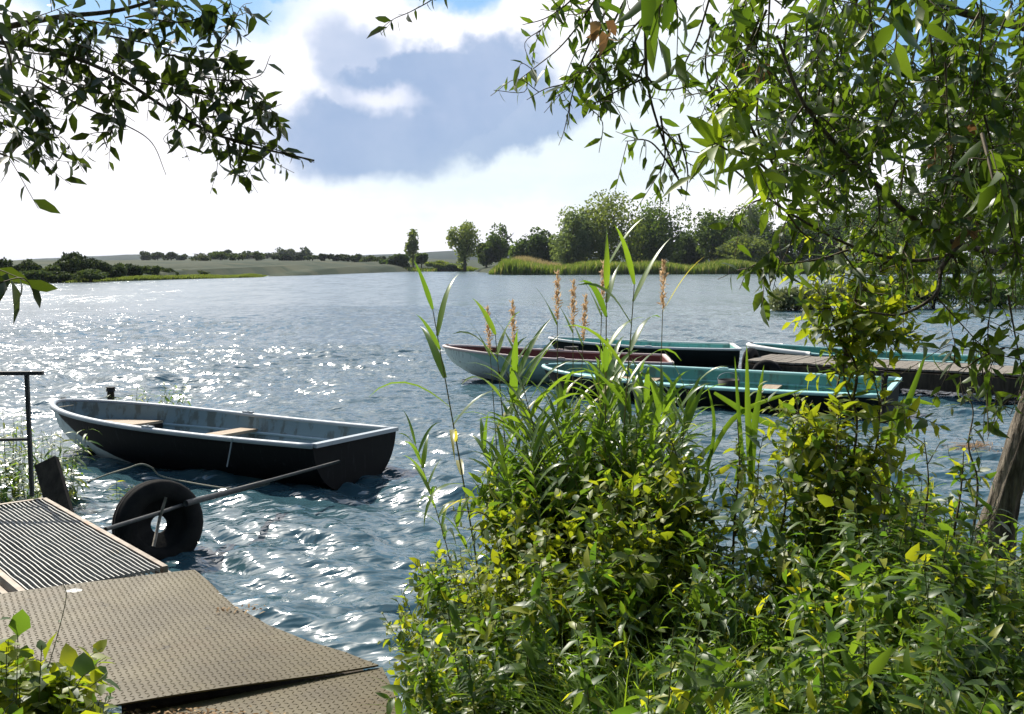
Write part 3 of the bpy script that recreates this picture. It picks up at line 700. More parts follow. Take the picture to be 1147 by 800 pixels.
for w,nm in((0,'side_rail'),(gw,'side_rail')):
    MB().bar(G_(0,w,-.03),G_(gl,w,-.03),.035,.07).bar(G_(0,w+(.03 if w==0 else -.03)*-1,-.06),G_(gl,w+(-.03 if w==0 else .03),-.06),.05,.012).build(nm,M_rustrail,gang,False)
MB().bar(G_(gl,0,-.03),G_(gl,gw,-.03),.04,.07,up=(0,0,1)).build('end_rail',M_rustrail,gang,False)
sb=MB()
for w in(.1,gw-.1): sb.bar(G_(-.1,w,-.12),G_(gl,w,-.12),.06,.1)
sb.build('support_beam',M_railpaint,gang,False)
for s,w in((gl-.05,.12),(gl-.05,gw-.12),(.4,.12),(.4,gw-.12)):
    p=G_(s,w,0); MB().tube([p+[0,0,-1.3],p+[0,0,-.16]],.045,10).build('leg',M_railpaint,gang)
# handrail: post at the far right corner, rails run along the far end to the left
pp=on(36,556,ZG)-gA; top=at(34,418,float((pp+gA)[1]))-gA
rdx=nrm(np.array([-1,-.06,0.])); htop=top[2]
MB().bar(pp,pp+[0,0,htop],.028,.028,up=(0,1,0)).build('rail_post',M_railpaint,gang,False)
MB().bar(pp+[.13,0,htop],pp+rdx*2.2+[0,0,htop+.0],.045,.03).build('top_rail',M_railpaint,gang,False)
mid_=at(34,492,float((pp+gA)[1]))-gA
MB().tube([pp+[0,0,mid_[2]],pp+rdx*2.2+[0,0,mid_[2]-.03]],.013,8).build('mid_rail',M_railpaint,gang)
MB().bar(pp+rdx*1.5+[0,0,0],pp+rdx*1.5+[0,0,htop],.028,.028,up=(0,1,0)).build('rail_post',M_railpaint,gang,False)
# leaning dark plank behind the post
lp=thing('leaning_plank','dark thick plank leaning out of the water beside the handrail post','plank',tuple(at(70,580,8.6)))
q0=at(73,592,8.45);q1=at(52,517,8.75); MB().bar(q0-at(70,580,8.6)+(q0-q1)*.8,q1-at(70,580,8.6),.20,.06,up=(0,-1,.2)).build('board',M_pile,lp,False)

# tread plates
def plate_mat(name):
    m,T,b=newmat(name); co=obj_coord(T)
    n=T.noise(co,1.7,6,.65);n2=T.noise(co,7,6,.7);n3=T.noise(T.mapping(co,scale=(1,1,1),loc=(4,2,0)),2.3,7,.7)
    col=T.mix(T.ss(n.outputs[0],.35,.7),(.066,.049,.019,1),(.108,.085,.037,1))
    col=T.mix(T.ss(n3.outputs[0],.5,.68),col,(.085,.06,.022,1))
    col=T.mix(T.ss(n2.outputs[0],.56,.74),col,(.045,.036,.022,1))
    nw=T.noise(T.mapping(co,loc=(.3,.7,0)),4.1,3,.5); col=T.mix(T.ss(nw.outputs[0],.70,.73),col,(.55,.54,.50,1))
    T.put(b.inputs['Base Color'],col); T.put(b.inputs['Roughness'],T.math('MULTIPLY_ADD',n2.outputs[0],.3,.42)); b.inputs['Metallic'].default_value=0; b.inputs['Specular IOR Level'].default_value=.3
    nb=T.noise(co,60,4,.6); bp=T.new('ShaderNodeBump'); bp.inputs['Strength'].default_value=.3; bp.inputs['Distance'].default_value=.004; T.put(bp.inputs['Height'],nb.outputs[0]); T.put(b.inputs['Normal'],bp.outputs[0])
    return m
M_plate=plate_mat('tread_plate_steel')
def plate(label,nearL,nearR,farL,right,zf,thick=.008,seed=0):
    """outline in plan: far edge from farL to right[0]; right edge polyline; near edge from right[-1] to nearL"""
    t=thing('tread_plate',label,'metal plate',(0,0,0))
    r=np.array([q[:2] for q in right]); cum=np.concatenate([[0],np.cumsum(np.linalg.norm(np.diff(r,axis=0),axis=1))]);cum/=cum[-1]
    nu,nv=60,50
    u=np.linspace(0,1,nu);v=np.linspace(0,1,nv)
    Rt=np.stack([np.interp(v,cum,r[:,0]),np.interp(v,cum,r[:,1])],-1); Lf=np.asarray(farL[:2])+(np.asarray(nearL[:2])-np.asarray(farL[:2]))*v[:,None]
    XY=Lf[:,None]+(Rt-Lf)[:,None]*u[None,:,None]
    Z=zf(XY[...,0],XY[...,1]); top=np.concatenate([XY,Z[...,None]],-1); bot=top.copy();bot[...,2]-=thick
    mb=MB().grid(top[::-1]).grid(bot)
    bd=np.concatenate([top[0],top[1:,-1],top[-1,::-1][1:],top[1:-1,0][::-1]]); b2=bd.copy(); b2[:,2]-=thick
    mb.grid(np.stack([bd,b2],1).transpose(1,0,2),closed=True)
    # raised lozenges, alternating direction
    poly=np.concatenate([XY[0],XY[1:,-1],XY[-1,::-1][1:],XY[1:-1,0][::-1]])
    e=nrm(np.array([.86,.52])); f=np.array([-e[1],e[0]]); step=.030
    c0=poly.mean(0); I,J=np.meshgrid(np.arange(-60,61),np.arange(-60,61)); C=c0+ (I[...,None]*e+J[...,None]*f)*step; C=C.reshape(-1,2); par=((I+J)%2).reshape(-1)
    x,y=C.T; inside=np.zeros(len(C),bool); px,py=poly.T; qx,qy=np.roll(px,1),np.roll(py,1)
    for a,b,c,d in zip(px,py,qx,qy):
        cr=((b>y)!=(d>y))&(x<(c-a)*(y-b)/(d-b+1e-12)+a); inside^=cr
    C=C[inside];par=par[inside]; n=len(C)
    ang=np.where(par==0,0,pi/2)[:,None]+math.atan2(e[1],e[0])+pi/4
    # lozenge: 4 base corners + 2 ridge points
    lx=np.array([-1,0,1,0,-.45,.45])*.0135; ly=np.array([0,-1,0,1,0,0])*.0052; lz=np.array([0,0,0,0,.0028,.0028])
    PX=C[:,:1]+lx*np.cos(ang)-ly*np.sin(ang);PY=C[:,1:]+lx*np.sin(ang)+ly*np.cos(ang); PZ=zf(C[:,0],C[:,1])[:,None]+lz-.0004*(lz==0)
    V=np.stack([PX,PY,PZ],-1); off=(np.arange(n)*6)[:,None,None]
    mb.add(V.reshape(-1,3),(np.array([[0,1,4],[0,4,3],[2,3,5],[2,5,1]])[None]+off).reshape(-1,3),(np.array([[1,5,4,4],[3,4,5,5]])[None]+off).reshape(-1,4)[:0],(np.array([[4,1,5],[4,5,3]])[None]+off).reshape(-1,3))
    mb.build('plate',M_plate,t,False)
    return t
def z1(x,y): return ZG+.012+.012*np.sin(x*2.1+y*1.3)+.01*np.exp(-((x+1.95)**2+(y-5.7)**2)/.05)+.012*np.sin(y*5+1)*np.clip((x+1.9),0,1)
def z2(x,y): return ZG-.035+.008*np.sin(x*3-y*2)
f1=[on(218,640,ZG),on(236,655,ZG),on(262,680,ZG),on(300,702,ZG),on(345,718,ZG),on(385,728,ZG),on(424,742,ZG)]
tread1=plate('large worn diamond tread plate bridging bank and gangway',on(60,809,ZG),None,on(-90,682,ZG),f1,z1)
f2=[on(428,741,ZG),on(445,775,ZG),on(460,840,ZG)]
tread2=plate('lower tread plate partly under the large one, beside the leafy bush',on(-40,860,ZG),None,on(60,806,ZG),f2,z2)
ft=thing('timber_frame','dark timber framework carrying the tread plates','timber frame',(0,0,0))
for a,b in((on(0,668,.45),on(205,648,.45)),(on(185,668,.45),on(370,752,.45)),(on(120,800,.43),on(420,752,.43)),(on(-30,730,.45),on(330,735,.45))):
    d_=nrm(b-a)*.06; MB().bar(a+d_-[0,0,.03],b-d_-[0,0,.03],.09,.10).build('beam',M_pile,ft,False)
for p in(on(195,665,.4),on(270,712,.4),on(355,748,.4),on(60,672,.4)):
    MB().tube([(p[0]-.03,p[1]-.06,-.6),(p[0]-.03,p[1]-.06,.40)],.05,9).build('pile',M_pile,ft)

# tyre by the gangway with pole and stick
tc=at(177,568,8.2)
tyre('large worn black tyre standing half in water by the gangway',(tc[0],tc[1],.24),(.62,-.66,.14),.37,.20,rim=None)
pole=thing('boat_pole','long thin pole resting on the tyre, pointing towards the dark boat','pole',tuple(at(125,592,7.0)))
o=at(125,592,7.0); MB().tube(spline([at(118,593,6.95)-o,at(180,574,7.85)-o,at(230,558,8.6)-o,at(380,517,10.3)-o],16),[.017]*16 if False else .016,8).build('shaft',M_railpaint,pole)
MB().tube([at(208,564,8.25)-o,at(300,540,9.4)-o],.028,8).build('sleeve',M_railpaint,pole)
stick=thing('wooden_stick','short pale stick propped upright against the tyre','stick',tuple(at(178,600,7.75)))
o=at(178,600,7.75); MB().tube([at(172,612,7.7)-o,at(179,580,7.8)-o,at(186,557,7.85)-o],[.014,.013,.011],8).build('shaft',M_deckwood,stick)
M_rope=basic('rope_fibre',(.22,.22,.18),(.36,.34,.28),60,.9,.1,bump=.5,bscale=150)
rp=tag(MB().tube(spline([on(98,540,.02),on(122,531,.06),on(142,525,.16),on(158,520,.22),on(170,524,.16),on(180,533,.05),on(215,541,.03),on(260,548,.02),on(300,552,-.03)],50),.009,6).build('mooring_rope',M_rope),'pale mooring rope looping over the water between tyre and boat','rope')

tag(MB().tube(spline([at(66,456,12.6),at(92,452,13.8),at(122,444,15.4)],14),.006,5).build('bow_line',M_rope),'thin bow line from the dark boat to the mooring post behind it','rope')
# dry debris on the plates
def litter(name,label,cx,cy,rx,ry,n,z,size,mat=L_dead):
    mb=MB(); P=np.stack([cx+rng.normal(size=n)*rx,cy+rng.normal(size=n)*ry,z+rng.uniform(.004,.02,n)],1)
    d=rdir(n,(-.15,.3)); leaves(mb,P,d,nrm(rng.normal(size=(n,3))*.4+[0,0,1]),size*rng.uniform(.5,1.3,n),size*.4,.4)
    return mb.build(name,mat)
p=on(272,688,ZG); tag(litter('leaf_litter','',p[0],p[1],.07,.035,26,ZG+.018,.035),kind='stuff')
p=on(200,792,ZG); tag(litter('leaf_litter','',p[0],p[1]-.03,.16,.03,160,ZG-.03,.03),kind='stuff')

# ---------------------------------------------------------------- plants
def sprig(mbL,mbS,pts,r0,leaf,wid,step,mat=None,droop=.2,opp=False,start=.05,upb=.35,twig=0,twiglen=.25,curl=.25,spread=.9,tmb=None,rnd=None):
    """stem along pts with leaves; optional side twigs carrying leaves"""
    P=spline(pts,max(10,6*len(pts))); seg=np.linalg.norm(np.diff(P,axis=0),axis=1);cum=np.concatenate([[0],np.cumsum(seg)]);Lt=cum[-1]
    mbS.tube(P,np.linspace(r0,max(r0*.25,.0012),len(P)),5 if r0<.012 else 8,caps=False)
    def leafrun(P,cum,Lt,st):
        n=max(2,int(Lt*(1-st)/step)); t=st*Lt+np.arange(n)*(Lt*(1-st))/n+rng.uniform(-.3,.3,n)*step; t=np.clip(t,0,Lt)
        pos=np.stack([np.interp(t,cum,P[:,k]) for k in range(3)],1); tan=nrm(np.stack([np.interp(t,cum,np.gradient(P[:,k])) for k in range(3)],1))
        ph=rng.uniform(0,6.3)+np.arange(n)*(2.4 if not opp else pi/2)
        if opp: pos=np.repeat(pos,2,0);tan=np.repeat(tan,2,0);ph=np.repeat(ph,2);ph[1::2]+=pi;t=np.repeat(t,2)
        m=len(pos); a=nrm(np.cross(tan,[.3,.2,1.]));b=np.cross(tan,a)
        out=a*np.cos(ph)[:,None]+b*np.sin(ph)[:,None]
        d=nrm(tan*upb+out*spread+rng.normal(size=(m,3))*.22-[0,0,droop])
        sz=leaf*rng.uniform(.42,1.3,m)*np.clip(1.15-.45*(t/Lt)**3,.3,1.2)
        upv=nrm(tan*.8+np.array([0,0,.7])+rng.normal(size=(m,3))*.35)
        leaves(mbL,pos,d,upv,sz,sz*wid*rng.uniform(.75,1.2,m),curl+rng.uniform(-.1,.2,m))
    leafrun(P,cum,Lt,start)
    for i in range(twig):
        t=rng.uniform(start+.05,.97)*Lt; k=np.searchsorted(cum,t)-1; k=min(max(k,0),len(P)-2)
        p=P[k]; tan=nrm(P[k+1]-P[k]); d=nrm(tan*.6+rdir(1)[0]*.8-[0,0,.15]); tl=twiglen*rng.uniform(.5,1.3)
        mid=p+d*tl*.5+rng.normal(size=3)*.02; end=p+d*tl-[0,0,droop*tl*.6]+rng.normal(size=3)*.03
        Q=spline([p,mid,end],9); sg=np.linalg.norm(np.diff(Q,axis=0),axis=1);cm_=np.concatenate([[0],np.cumsum(sg)])
        mbS.tube(Q,np.linspace(max(r0*.35,.0018),.001,len(Q)),4,caps=False); leafrun(Q,cm_,cm_[-1],.08)
# --- overhanging willow, right (one tree: leaning trunk, limbs, foliage)
wt=thing('willow_tree','big willow with leaning furrowed trunk at right, its branches overhanging the lake','tree',(3.3,6.3,.3))
W0=np.array([3.3,6.3,.3])
tr=MB(); tp=spline([at(1112,605,6.2),at(1134,530,6.15),at(1158,455,6.1),at(1185,360,6.0),at(1235,200,5.7),at(1290,0,5.3),at(1300,-260,4.9)],40)-W0
tp[0][2]-=.4
k=14;a=np.arange(k)*2*pi/k; rr=np.interp(np.linspace(0,1,len(tp)),[0,.1,.3,1],[.125,.085,.085,.05])
ph=rng.uniform(0,6,6)
rings=[]
for i,(p,r) in enumerate(zip(tp,rr)):
    t_=nrm(tp[min(i+1,len(tp)-1)]-tp[max(i-1,0)]); n_=nrm(np.cross(t_,[0,1,0]));b_=np.cross(t_,n_)
    aa=np.arange(28)*2*pi/28; fur=1+.08*np.sin(aa*7+i*.15+np.sin(i*.5))+.06*np.sin(aa*11-i*.3)+.03*rng.normal(size=28)
    rings.append(p+r*fur[:,None]*(np.cos(aa)[:,None]*n_+np.sin(aa)[:,None]*b_))
tr.grid(np.array(rings),closed=True); tr.build('trunk',M_bark,wt)
limb=MB(); fol=MB(); tw=MB()
def limbpath(pts,r): 
    P=spline([at(*q)-W0 for q in pts],30); limb.tube(P,np.linspace(r,r*.35,len(P)),8,caps=False); return P
limbpath([(1290,330,5.4),(1200,300,4.6),(1147,288,3.9),(1075,274,3.4),(1026,247,3.2),(960,185,3.1),(902,119,3.0),(870,40,3.0)],.013)
limbpath([(1075,274,3.4),(1055,300,3.35),(1048,330,3.3),(1010,352,3.3),(975,350,3.3)],.009)
limbpath([(1090,276,3.4),(1030,292,3.3),(960,278,3.2),(879,235,2.9),(817,186,2.5)],.007)
limbpath([(1300,-80,5),(1200,-60,4.4),(1080,-40,3.9),(960,-35,3.6),(800,-60,3.3),(722,-40,3.2)],.03)
limbpath([(722,-60,3.2),(723,30,3.2),(725,90,3.2),(737,140,3.2),(765,215,3.2)],.007)
limbpath([(1300,60,5.2),(1200,40,4.5),(1100,20,4.0),(1000,-10,3.7)],.03)
limbpath([(1250,180,5.3),(1190,200,5),(1120,160,4.6),(1040,90,4.3),(960,40,4.2)],.011)
def S_(pts,leaf=.065,wid=.28,step=.035,twig=6,tl=.2,r0=.004,mb=None,**k):
    sprig(mb or fol,tw,[at(*q)-W0 for q in pts],r0,leaf,wid,step,twig=twig,twiglen=tl,**k)
# left cluster hanging from the top edge (570-720, 0-200)
for pts in [[(700,-60,3.3),(660,10,3.3),(630,50,3.4),(600,75,3.4),(578,92,3.4)],[(690,-50,3.4),(640,0,3.4),(612,20,3.4),(585,28,3.4)],
            [(680,10,3.3),(655,60,3.3),(640,110,3.3),(637,140,3.3)],[(700,0,3.3),(668,60,3.3),(640,90,3.3),(610,100,3.4),(590,112,3.4)],
            [(720,20,3.2),(690,50,3.3),(660,70,3.4),(655,80,3.4)],[(725,86,3.2),(700,98,3.2),(672,112,3.2),(655,122,3.2)],[(672,60,3.2),(660,80,3.2),(690,85,3.2)],
            [(722,20,3.2),(705,60,3.2),(690,75,3.2)],[(725,60,3.2),(712,90,3.2),(695,82,3.2)],[(640,-30,3.4),(625,10,3.4),(600,40,3.4)]]:
    S_(pts,.07,.27,.032,5,.12,droop=.5)
for pts in [[(725,86,3.2),(738,100,3.2),(765,98,3.2),(772,85,3.2)],[(740,130,3.2),(745,170,3.2),(740,195,3.2)],[(760,200,3.2),(730,160,3.2),(700,158,3.2)],[(760,150,3.2),(770,190,3.2),(768,225,3.2)],
            [(800,-20,3.2),(782,40,3.2),(765,80,3.2),(775,110,3.2)],[(735,140,3.2),(755,160,3.2),(762,190,3.2)],[(800,20,3.2),(790,70,3.2),(800,120,3.2),(785,150,3.2)],[(830,0,3.2),(815,60,3.2),(800,100,3.2),(812,140,3.2)],
            [(760,-30,3.2),(745,0,3.2),(740,20,3.2)],[(722,-40,3.3),(735,-5,3.3),(760,5,3.3)]]:
    S_(pts,.06,.28,.034,3,.1,droop=.5)
# big dark near leaves top (720-760, 0-60)
S_([(745,-90,2.2),(742,-20,2.2),(738,20,2.2)],.11,.3,.03,3,.12,droop=.9,r0=.006)
S_([(700,-90,2.6),(672,-20,2.6),(665,5,2.6)],.085,.3,.03,3,.1,droop=.9,r0=.006)
S_([(820,-90,2.6),(850,-20,2.6),(880,10,2.6)],.09,.3,.03,4,.14,droop=.7,r0=.006)
# fan of near leaves, sunlight put into a lighter leaf colour (770-850, 70-220)
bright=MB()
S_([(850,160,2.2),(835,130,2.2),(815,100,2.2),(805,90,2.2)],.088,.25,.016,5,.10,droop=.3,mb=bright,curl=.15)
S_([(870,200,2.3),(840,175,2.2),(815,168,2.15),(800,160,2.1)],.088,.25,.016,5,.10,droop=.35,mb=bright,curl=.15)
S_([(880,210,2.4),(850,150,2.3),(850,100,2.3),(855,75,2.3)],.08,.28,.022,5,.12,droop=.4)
# main mass
def rand_hang(n,x0,x1,y0,y1,len0,len1,d0,d1,**k):
    for i in range(n):
        x=rng.uniform(x0,x1);y=rng.uniform(y0,y1);l=rng.uniform(len0,len1);d=rng.uniform(d0,d1); sx=rng.uniform(-.7,.35)*l
        S_([(x,y,d),(x+sx*.4,y+l*.45,d),(x+sx,y+l,d-.05)],**k)
kk=dict(leaf=.066,wid=.33,step=.027,twig=9,tl=.17,droop=.45)
rand_hang(25,850,1180,-90,40,80,170,2.9,4.2,**kk)
rand_hang(21,880,1180,30,140,70,130,2.9,4.4,**kk)
rand_hang(9,930,1180,100,190,50,110,3.0,4.2,**kk)
rand_hang(18,1060,1200,60,230,70,130,3.0,4.4,**kk)
rand_hang(4,1085,1170,280,420,50,110,3.2,4.2,leaf=.065,wid=.3,step=.04,twig=4,tl=.15,droop=.4)
rand_hang(10,830,960,-70,20,60,120,2.6,3.6,leaf=.07,wid=.28,step=.03,twig=5,tl=.15,droop=.5)
for pts in [[(900,119,3.0),(880,150,3.0),(865,190,3.0),(860,230,3.0)],[(960,185,3.1),(930,200,3.1),(905,235,3.1),(895,270,3.1)],[(879,235,2.9),(900,262,2.9),(925,275,2.9)],[(902,119,3),(930,140,3),(950,170,3)],
            [(950,280,3.2),(920,290,3.15),(880,296,3.1),(850,300,3.1),(828,308,3.1)],[(940,278,3.2),(960,310,3.2),(955,345,3.2)],[(1026,247,3.2),(1010,290,3.2),(1015,330,3.2)],[(1060,272,3.4),(1075,310,3.4),(1062,350,3.4)],[(980,205,3.1),(985,240,3.1),(965,270,3.1)],[(1100,280,3.3),(1110,320,3.3),(1105,390,3.3)],
            [(1125,390,3.3),(1100,400,3.3),(1078,412,3.3),(1060,396,3.3)],[(1048,330,3.3),(1060,345,3.3),(1120,410,3.3)]]:
    S_(pts,.07,.3,.035,5,.13,droop=.45)
S_([(870,290,3.1),(848,296,3.05),(835,302,3.0)],.085,.3,.02,3,.08,droop=1.2)
S_([(1100,150,2.4),(1112,200,2.3),(1118,232,2.3)],.085,.3,.03,3,.1,droop=1.1,r0=.005)
S_([(1020,-70,2.3),(1000,-5,2.3),(985,25,2.3)],.10,.3,.03,4,.14,droop=.8,r0=.006)
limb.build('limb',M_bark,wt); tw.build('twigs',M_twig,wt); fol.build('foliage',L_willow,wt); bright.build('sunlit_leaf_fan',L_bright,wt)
# dead curled leaves caught in it
dl=MB()
for (px,py,d) in [(1057,165,3.2),(1090,150,3.2),(1085,250,3.2),(672,25,2.7),(850,75,3.0)]:
    p=at(px,py,d)-W0; leaves(dl,p+rng.normal(size=(6,3))*.015,rdir(6,(-1,-.2)),rdir(6),.06,.03,.8)
dl.build('dead_leaves',L_dead,wt)

# unseen leaf canopy added overhead and behind the viewpoint to darken the water's reflections
oc=MB(); n=30000; lumps=60; lc=np.stack([rng.uniform(-6.5,8,lumps),rng.uniform(-8,2.2,lumps),rng.uniform(4.6,8.5,lumps)],1)
q=rng.integers(0,lumps,n); P=lc[q]+nrm(rng.normal(size=(n,3)))*rng.uniform(.3,1,(n,1))**.5*[1.6,1.5,.9]
leaves(oc,P-W0,nrm(rng.normal(size=(n,3))-[0,0,.5]),nrm(rng.normal(size=(n,3))),.2,.07,.3); oc.build('unseen_canopy',L_willow,wt)
# --- left overhanging branch
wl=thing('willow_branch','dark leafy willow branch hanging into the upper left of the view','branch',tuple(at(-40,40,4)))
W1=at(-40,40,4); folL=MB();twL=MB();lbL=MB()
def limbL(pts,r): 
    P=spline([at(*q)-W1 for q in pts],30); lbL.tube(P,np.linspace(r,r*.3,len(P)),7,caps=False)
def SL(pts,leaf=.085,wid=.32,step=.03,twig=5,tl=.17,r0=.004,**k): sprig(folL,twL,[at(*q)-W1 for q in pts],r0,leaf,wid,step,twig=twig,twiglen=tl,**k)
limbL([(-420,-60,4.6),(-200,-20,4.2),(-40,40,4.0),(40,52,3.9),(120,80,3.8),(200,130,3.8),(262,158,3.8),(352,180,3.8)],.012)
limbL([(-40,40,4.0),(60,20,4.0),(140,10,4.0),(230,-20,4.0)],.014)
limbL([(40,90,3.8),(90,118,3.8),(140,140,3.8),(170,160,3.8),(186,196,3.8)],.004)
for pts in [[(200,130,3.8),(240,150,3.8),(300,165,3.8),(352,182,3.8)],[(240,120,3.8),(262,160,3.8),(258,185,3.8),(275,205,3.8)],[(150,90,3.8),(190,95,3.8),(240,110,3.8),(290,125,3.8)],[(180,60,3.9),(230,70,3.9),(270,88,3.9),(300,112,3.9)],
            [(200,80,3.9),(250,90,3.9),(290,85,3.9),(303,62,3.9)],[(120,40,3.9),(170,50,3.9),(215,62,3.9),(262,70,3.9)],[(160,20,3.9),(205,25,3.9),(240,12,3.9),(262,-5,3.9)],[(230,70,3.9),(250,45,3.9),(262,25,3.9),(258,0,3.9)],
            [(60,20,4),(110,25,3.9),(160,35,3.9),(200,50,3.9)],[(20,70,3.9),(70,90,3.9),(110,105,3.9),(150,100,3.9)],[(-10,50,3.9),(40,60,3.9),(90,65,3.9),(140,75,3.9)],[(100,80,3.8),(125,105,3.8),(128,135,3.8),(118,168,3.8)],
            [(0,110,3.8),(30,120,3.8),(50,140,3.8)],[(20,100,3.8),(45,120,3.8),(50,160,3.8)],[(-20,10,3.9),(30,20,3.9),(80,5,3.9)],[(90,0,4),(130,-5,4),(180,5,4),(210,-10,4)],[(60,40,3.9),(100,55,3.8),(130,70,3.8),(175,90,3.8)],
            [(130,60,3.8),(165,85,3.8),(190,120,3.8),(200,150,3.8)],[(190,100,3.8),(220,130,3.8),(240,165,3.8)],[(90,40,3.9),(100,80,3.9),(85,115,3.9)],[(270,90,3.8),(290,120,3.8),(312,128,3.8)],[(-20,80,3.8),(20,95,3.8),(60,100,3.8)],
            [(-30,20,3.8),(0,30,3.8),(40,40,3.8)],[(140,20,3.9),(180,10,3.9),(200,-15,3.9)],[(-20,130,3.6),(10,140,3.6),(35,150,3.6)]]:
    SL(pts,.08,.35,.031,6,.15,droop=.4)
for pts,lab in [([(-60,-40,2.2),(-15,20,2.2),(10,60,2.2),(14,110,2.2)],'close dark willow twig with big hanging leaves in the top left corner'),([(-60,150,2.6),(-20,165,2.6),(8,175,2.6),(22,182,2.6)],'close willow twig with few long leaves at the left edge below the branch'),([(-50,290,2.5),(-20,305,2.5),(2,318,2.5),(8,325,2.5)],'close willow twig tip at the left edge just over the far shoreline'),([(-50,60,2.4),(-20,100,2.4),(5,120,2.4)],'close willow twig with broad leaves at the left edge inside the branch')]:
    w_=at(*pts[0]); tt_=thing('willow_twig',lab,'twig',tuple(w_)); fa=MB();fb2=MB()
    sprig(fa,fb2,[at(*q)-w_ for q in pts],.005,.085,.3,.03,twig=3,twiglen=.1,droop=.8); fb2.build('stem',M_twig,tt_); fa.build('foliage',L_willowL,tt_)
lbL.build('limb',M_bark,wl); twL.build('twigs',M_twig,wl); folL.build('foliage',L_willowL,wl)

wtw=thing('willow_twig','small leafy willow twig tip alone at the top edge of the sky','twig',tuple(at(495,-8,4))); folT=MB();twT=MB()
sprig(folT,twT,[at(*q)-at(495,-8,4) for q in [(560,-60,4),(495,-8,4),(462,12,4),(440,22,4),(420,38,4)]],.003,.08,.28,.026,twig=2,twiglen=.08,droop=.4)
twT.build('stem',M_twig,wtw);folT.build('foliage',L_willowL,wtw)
# --- reeds
def reed(h,lean,seed,plume=False,nl=11,spread=1.0,lo=.35):
    t=thing('reed','tall green reed with arching blades in the clump at the water edge','reed',(0,0,0),'reeds in the near clump')
    a=rng.uniform(0,6.28); P=spline([(0,0,-.2),(cos(a)*lean*.25,sin(a)*lean*.25,h*.5),(cos(a)*lean,sin(a)*lean,h)],16)
    MB().tube(P,np.linspace(.0065,.002,len(P)),6,caps=False).build('stem',M_reedstem,t)
    zs=np.linspace(lo,1.0,nl)+rng.uniform(-.02,.02,nl); zs=np.clip(zs,0,1); pos=np.stack([np.interp(zs,np.linspace(0,1,len(P)),P[:,k]) for k in range(3)],1)
    ph=rng.uniform(0,6.28)+np.arange(nl)*pi+rng.normal(size=nl)*.5
    d=nrm(np.stack([np.cos(ph)*spread,np.sin(ph)*spread,np.linspace(.35,1.9,nl)],1))
    m=MB(); ribbons(m,pos,d,rng.uniform(.30,.50,nl)*np.linspace(1.05,.75,nl),rng.uniform(.026,.042,nl),rng.uniform(1.2,3.0,nl)*np.linspace(1.1,.55,nl),7); m.build('leaves',L_reed,t)
    if plume:
        mp=MB(); n=150; tt=rng.uniform(0,1,n); r=.015*np.sin(pi*np.clip(tt*.92+.06,0,1))**.7
        p0=P[-1]; dd=nrm(P[-1]-P[-3]); q=p0+dd*(tt*.24)[:,None]+rdir(n)*(r*rng.uniform(.2,1,n))[:,None]
        leaves(mp,q,nrm(dd+rng.normal(size=(n,3))*.5),rdir(n),.028,.008,.2); mp.build('plume',L_plume,t)
    return t
protos=[reed(2.0,.25,0,nl=20,lo=.5),reed(1.8,.35,1,nl=20,lo=.5),reed(1.6,.3,2,nl=21,lo=.45),reed(2.15,.2,3,nl=18,lo=.55),reed(1.4,.4,4,nl=20,lo=.4),reed(1.9,.45,5,nl=20,lo=.5)]
spro=[reed(2.1,.04,8,nl=12,lo=.5),reed(2.0,.05,9,nl=12,lo=.5),reed(1.9,.05,10,nl=9,lo=.55),reed(1.8,.05,11,nl=12,lo=.5)]
pproto=[reed(1.95,.03,6,True,4,lo=.3),reed(2.05,.03,7,True,3,lo=.3)]
first=set()
def place(pr,x,y,rz,sc,label=None,z=None,tilt=(0,0)):
    zz0=bank_z(np.array(x),np.array(y)) if z is None else z
    zz0=max(float(zz0),-.25)
    if pr.name not in first:
        first.add(pr.name); pr.location=(float(x),float(y),zz0); pr.rotation_euler=(tilt[0],tilt[1],rz); pr.scale=(sc,)*3
        if label: pr['label']=label
        return pr
    return dup(pr,(x,y,zz0),rz,label,sc,tilt)
for i in range(84):
    px=rng.normal(664,37); 
    d=rng.uniform(4.9,5.7); x=Xat(px,d); hh=rng.uniform(1.3,1.95)*(1-.22*min(1,abs(px-675)/110))
    pr=protos[i%6]; base=float(bank_z(np.array(x),np.array(d)))
    hp=[2.0,1.8,1.6,2.15,1.4,1.9][i%6]
    place(pr,x,d,rng.uniform(0,6.28),(hh-max(base,-.2))/hp*.98,tilt=(rng.normal()*.05,rng.normal()*.07-.03))
# distinct ones
def reed_to(pr,hp,px,py,d,bx,label,rz=0):
    """a reed rooted at picture column bx whose tip reaches column px"""
    top=at(px,py,d); base=np.array([Xat(bx,d),d,-.05]); dx=top[0]-base[0]; dz=top[2]-base[2]
    return place(pr,base[0],base[1],rz,math.hypot(dx,dz)/hp,label,z=-.05,tilt=(0,math.atan2(dx,dz)))
# tilt is applied after rz in XYZ euler => keep rz small
reed_to(spro[0],2.1,690,292,5.1,672,'tallest reed of the clump, its pointed top above the boats')
reed_to(spro[1],2.0,700,318,5.0,684,'second tallest reed, broad blades right beside the tallest')
reed_to(spro[2],1.9,492,345,5.3,560,'reed leaning far left out of the clump over the water')
reed_to(spro[3],1.8,560,375,5.3,590,'reed at the left flank of the clump in front of the red brown bow')
for (px,py,bx,lab) in [(738,300,738,'large pale seed plume on the straight reed right of the clump'),(668,300,664,'pale seed plume directly left of the tallest reed'),(648,338,640,'brownish seed plume second from the left group'),(616,312,632,'slim high seed plume left of the pale one'),(538,352,580,'small seed plume leaning left over the red brown bow'),(566,345,600,'seed plume between the leaning left reed and the clump'),(634,322,648,'faint small seed plume between two taller plumes')]:
    reed_to(pproto[0 if px<700 else 1],2.19 if px<700 else 2.29,px,py-6,5.5,bx,lab)

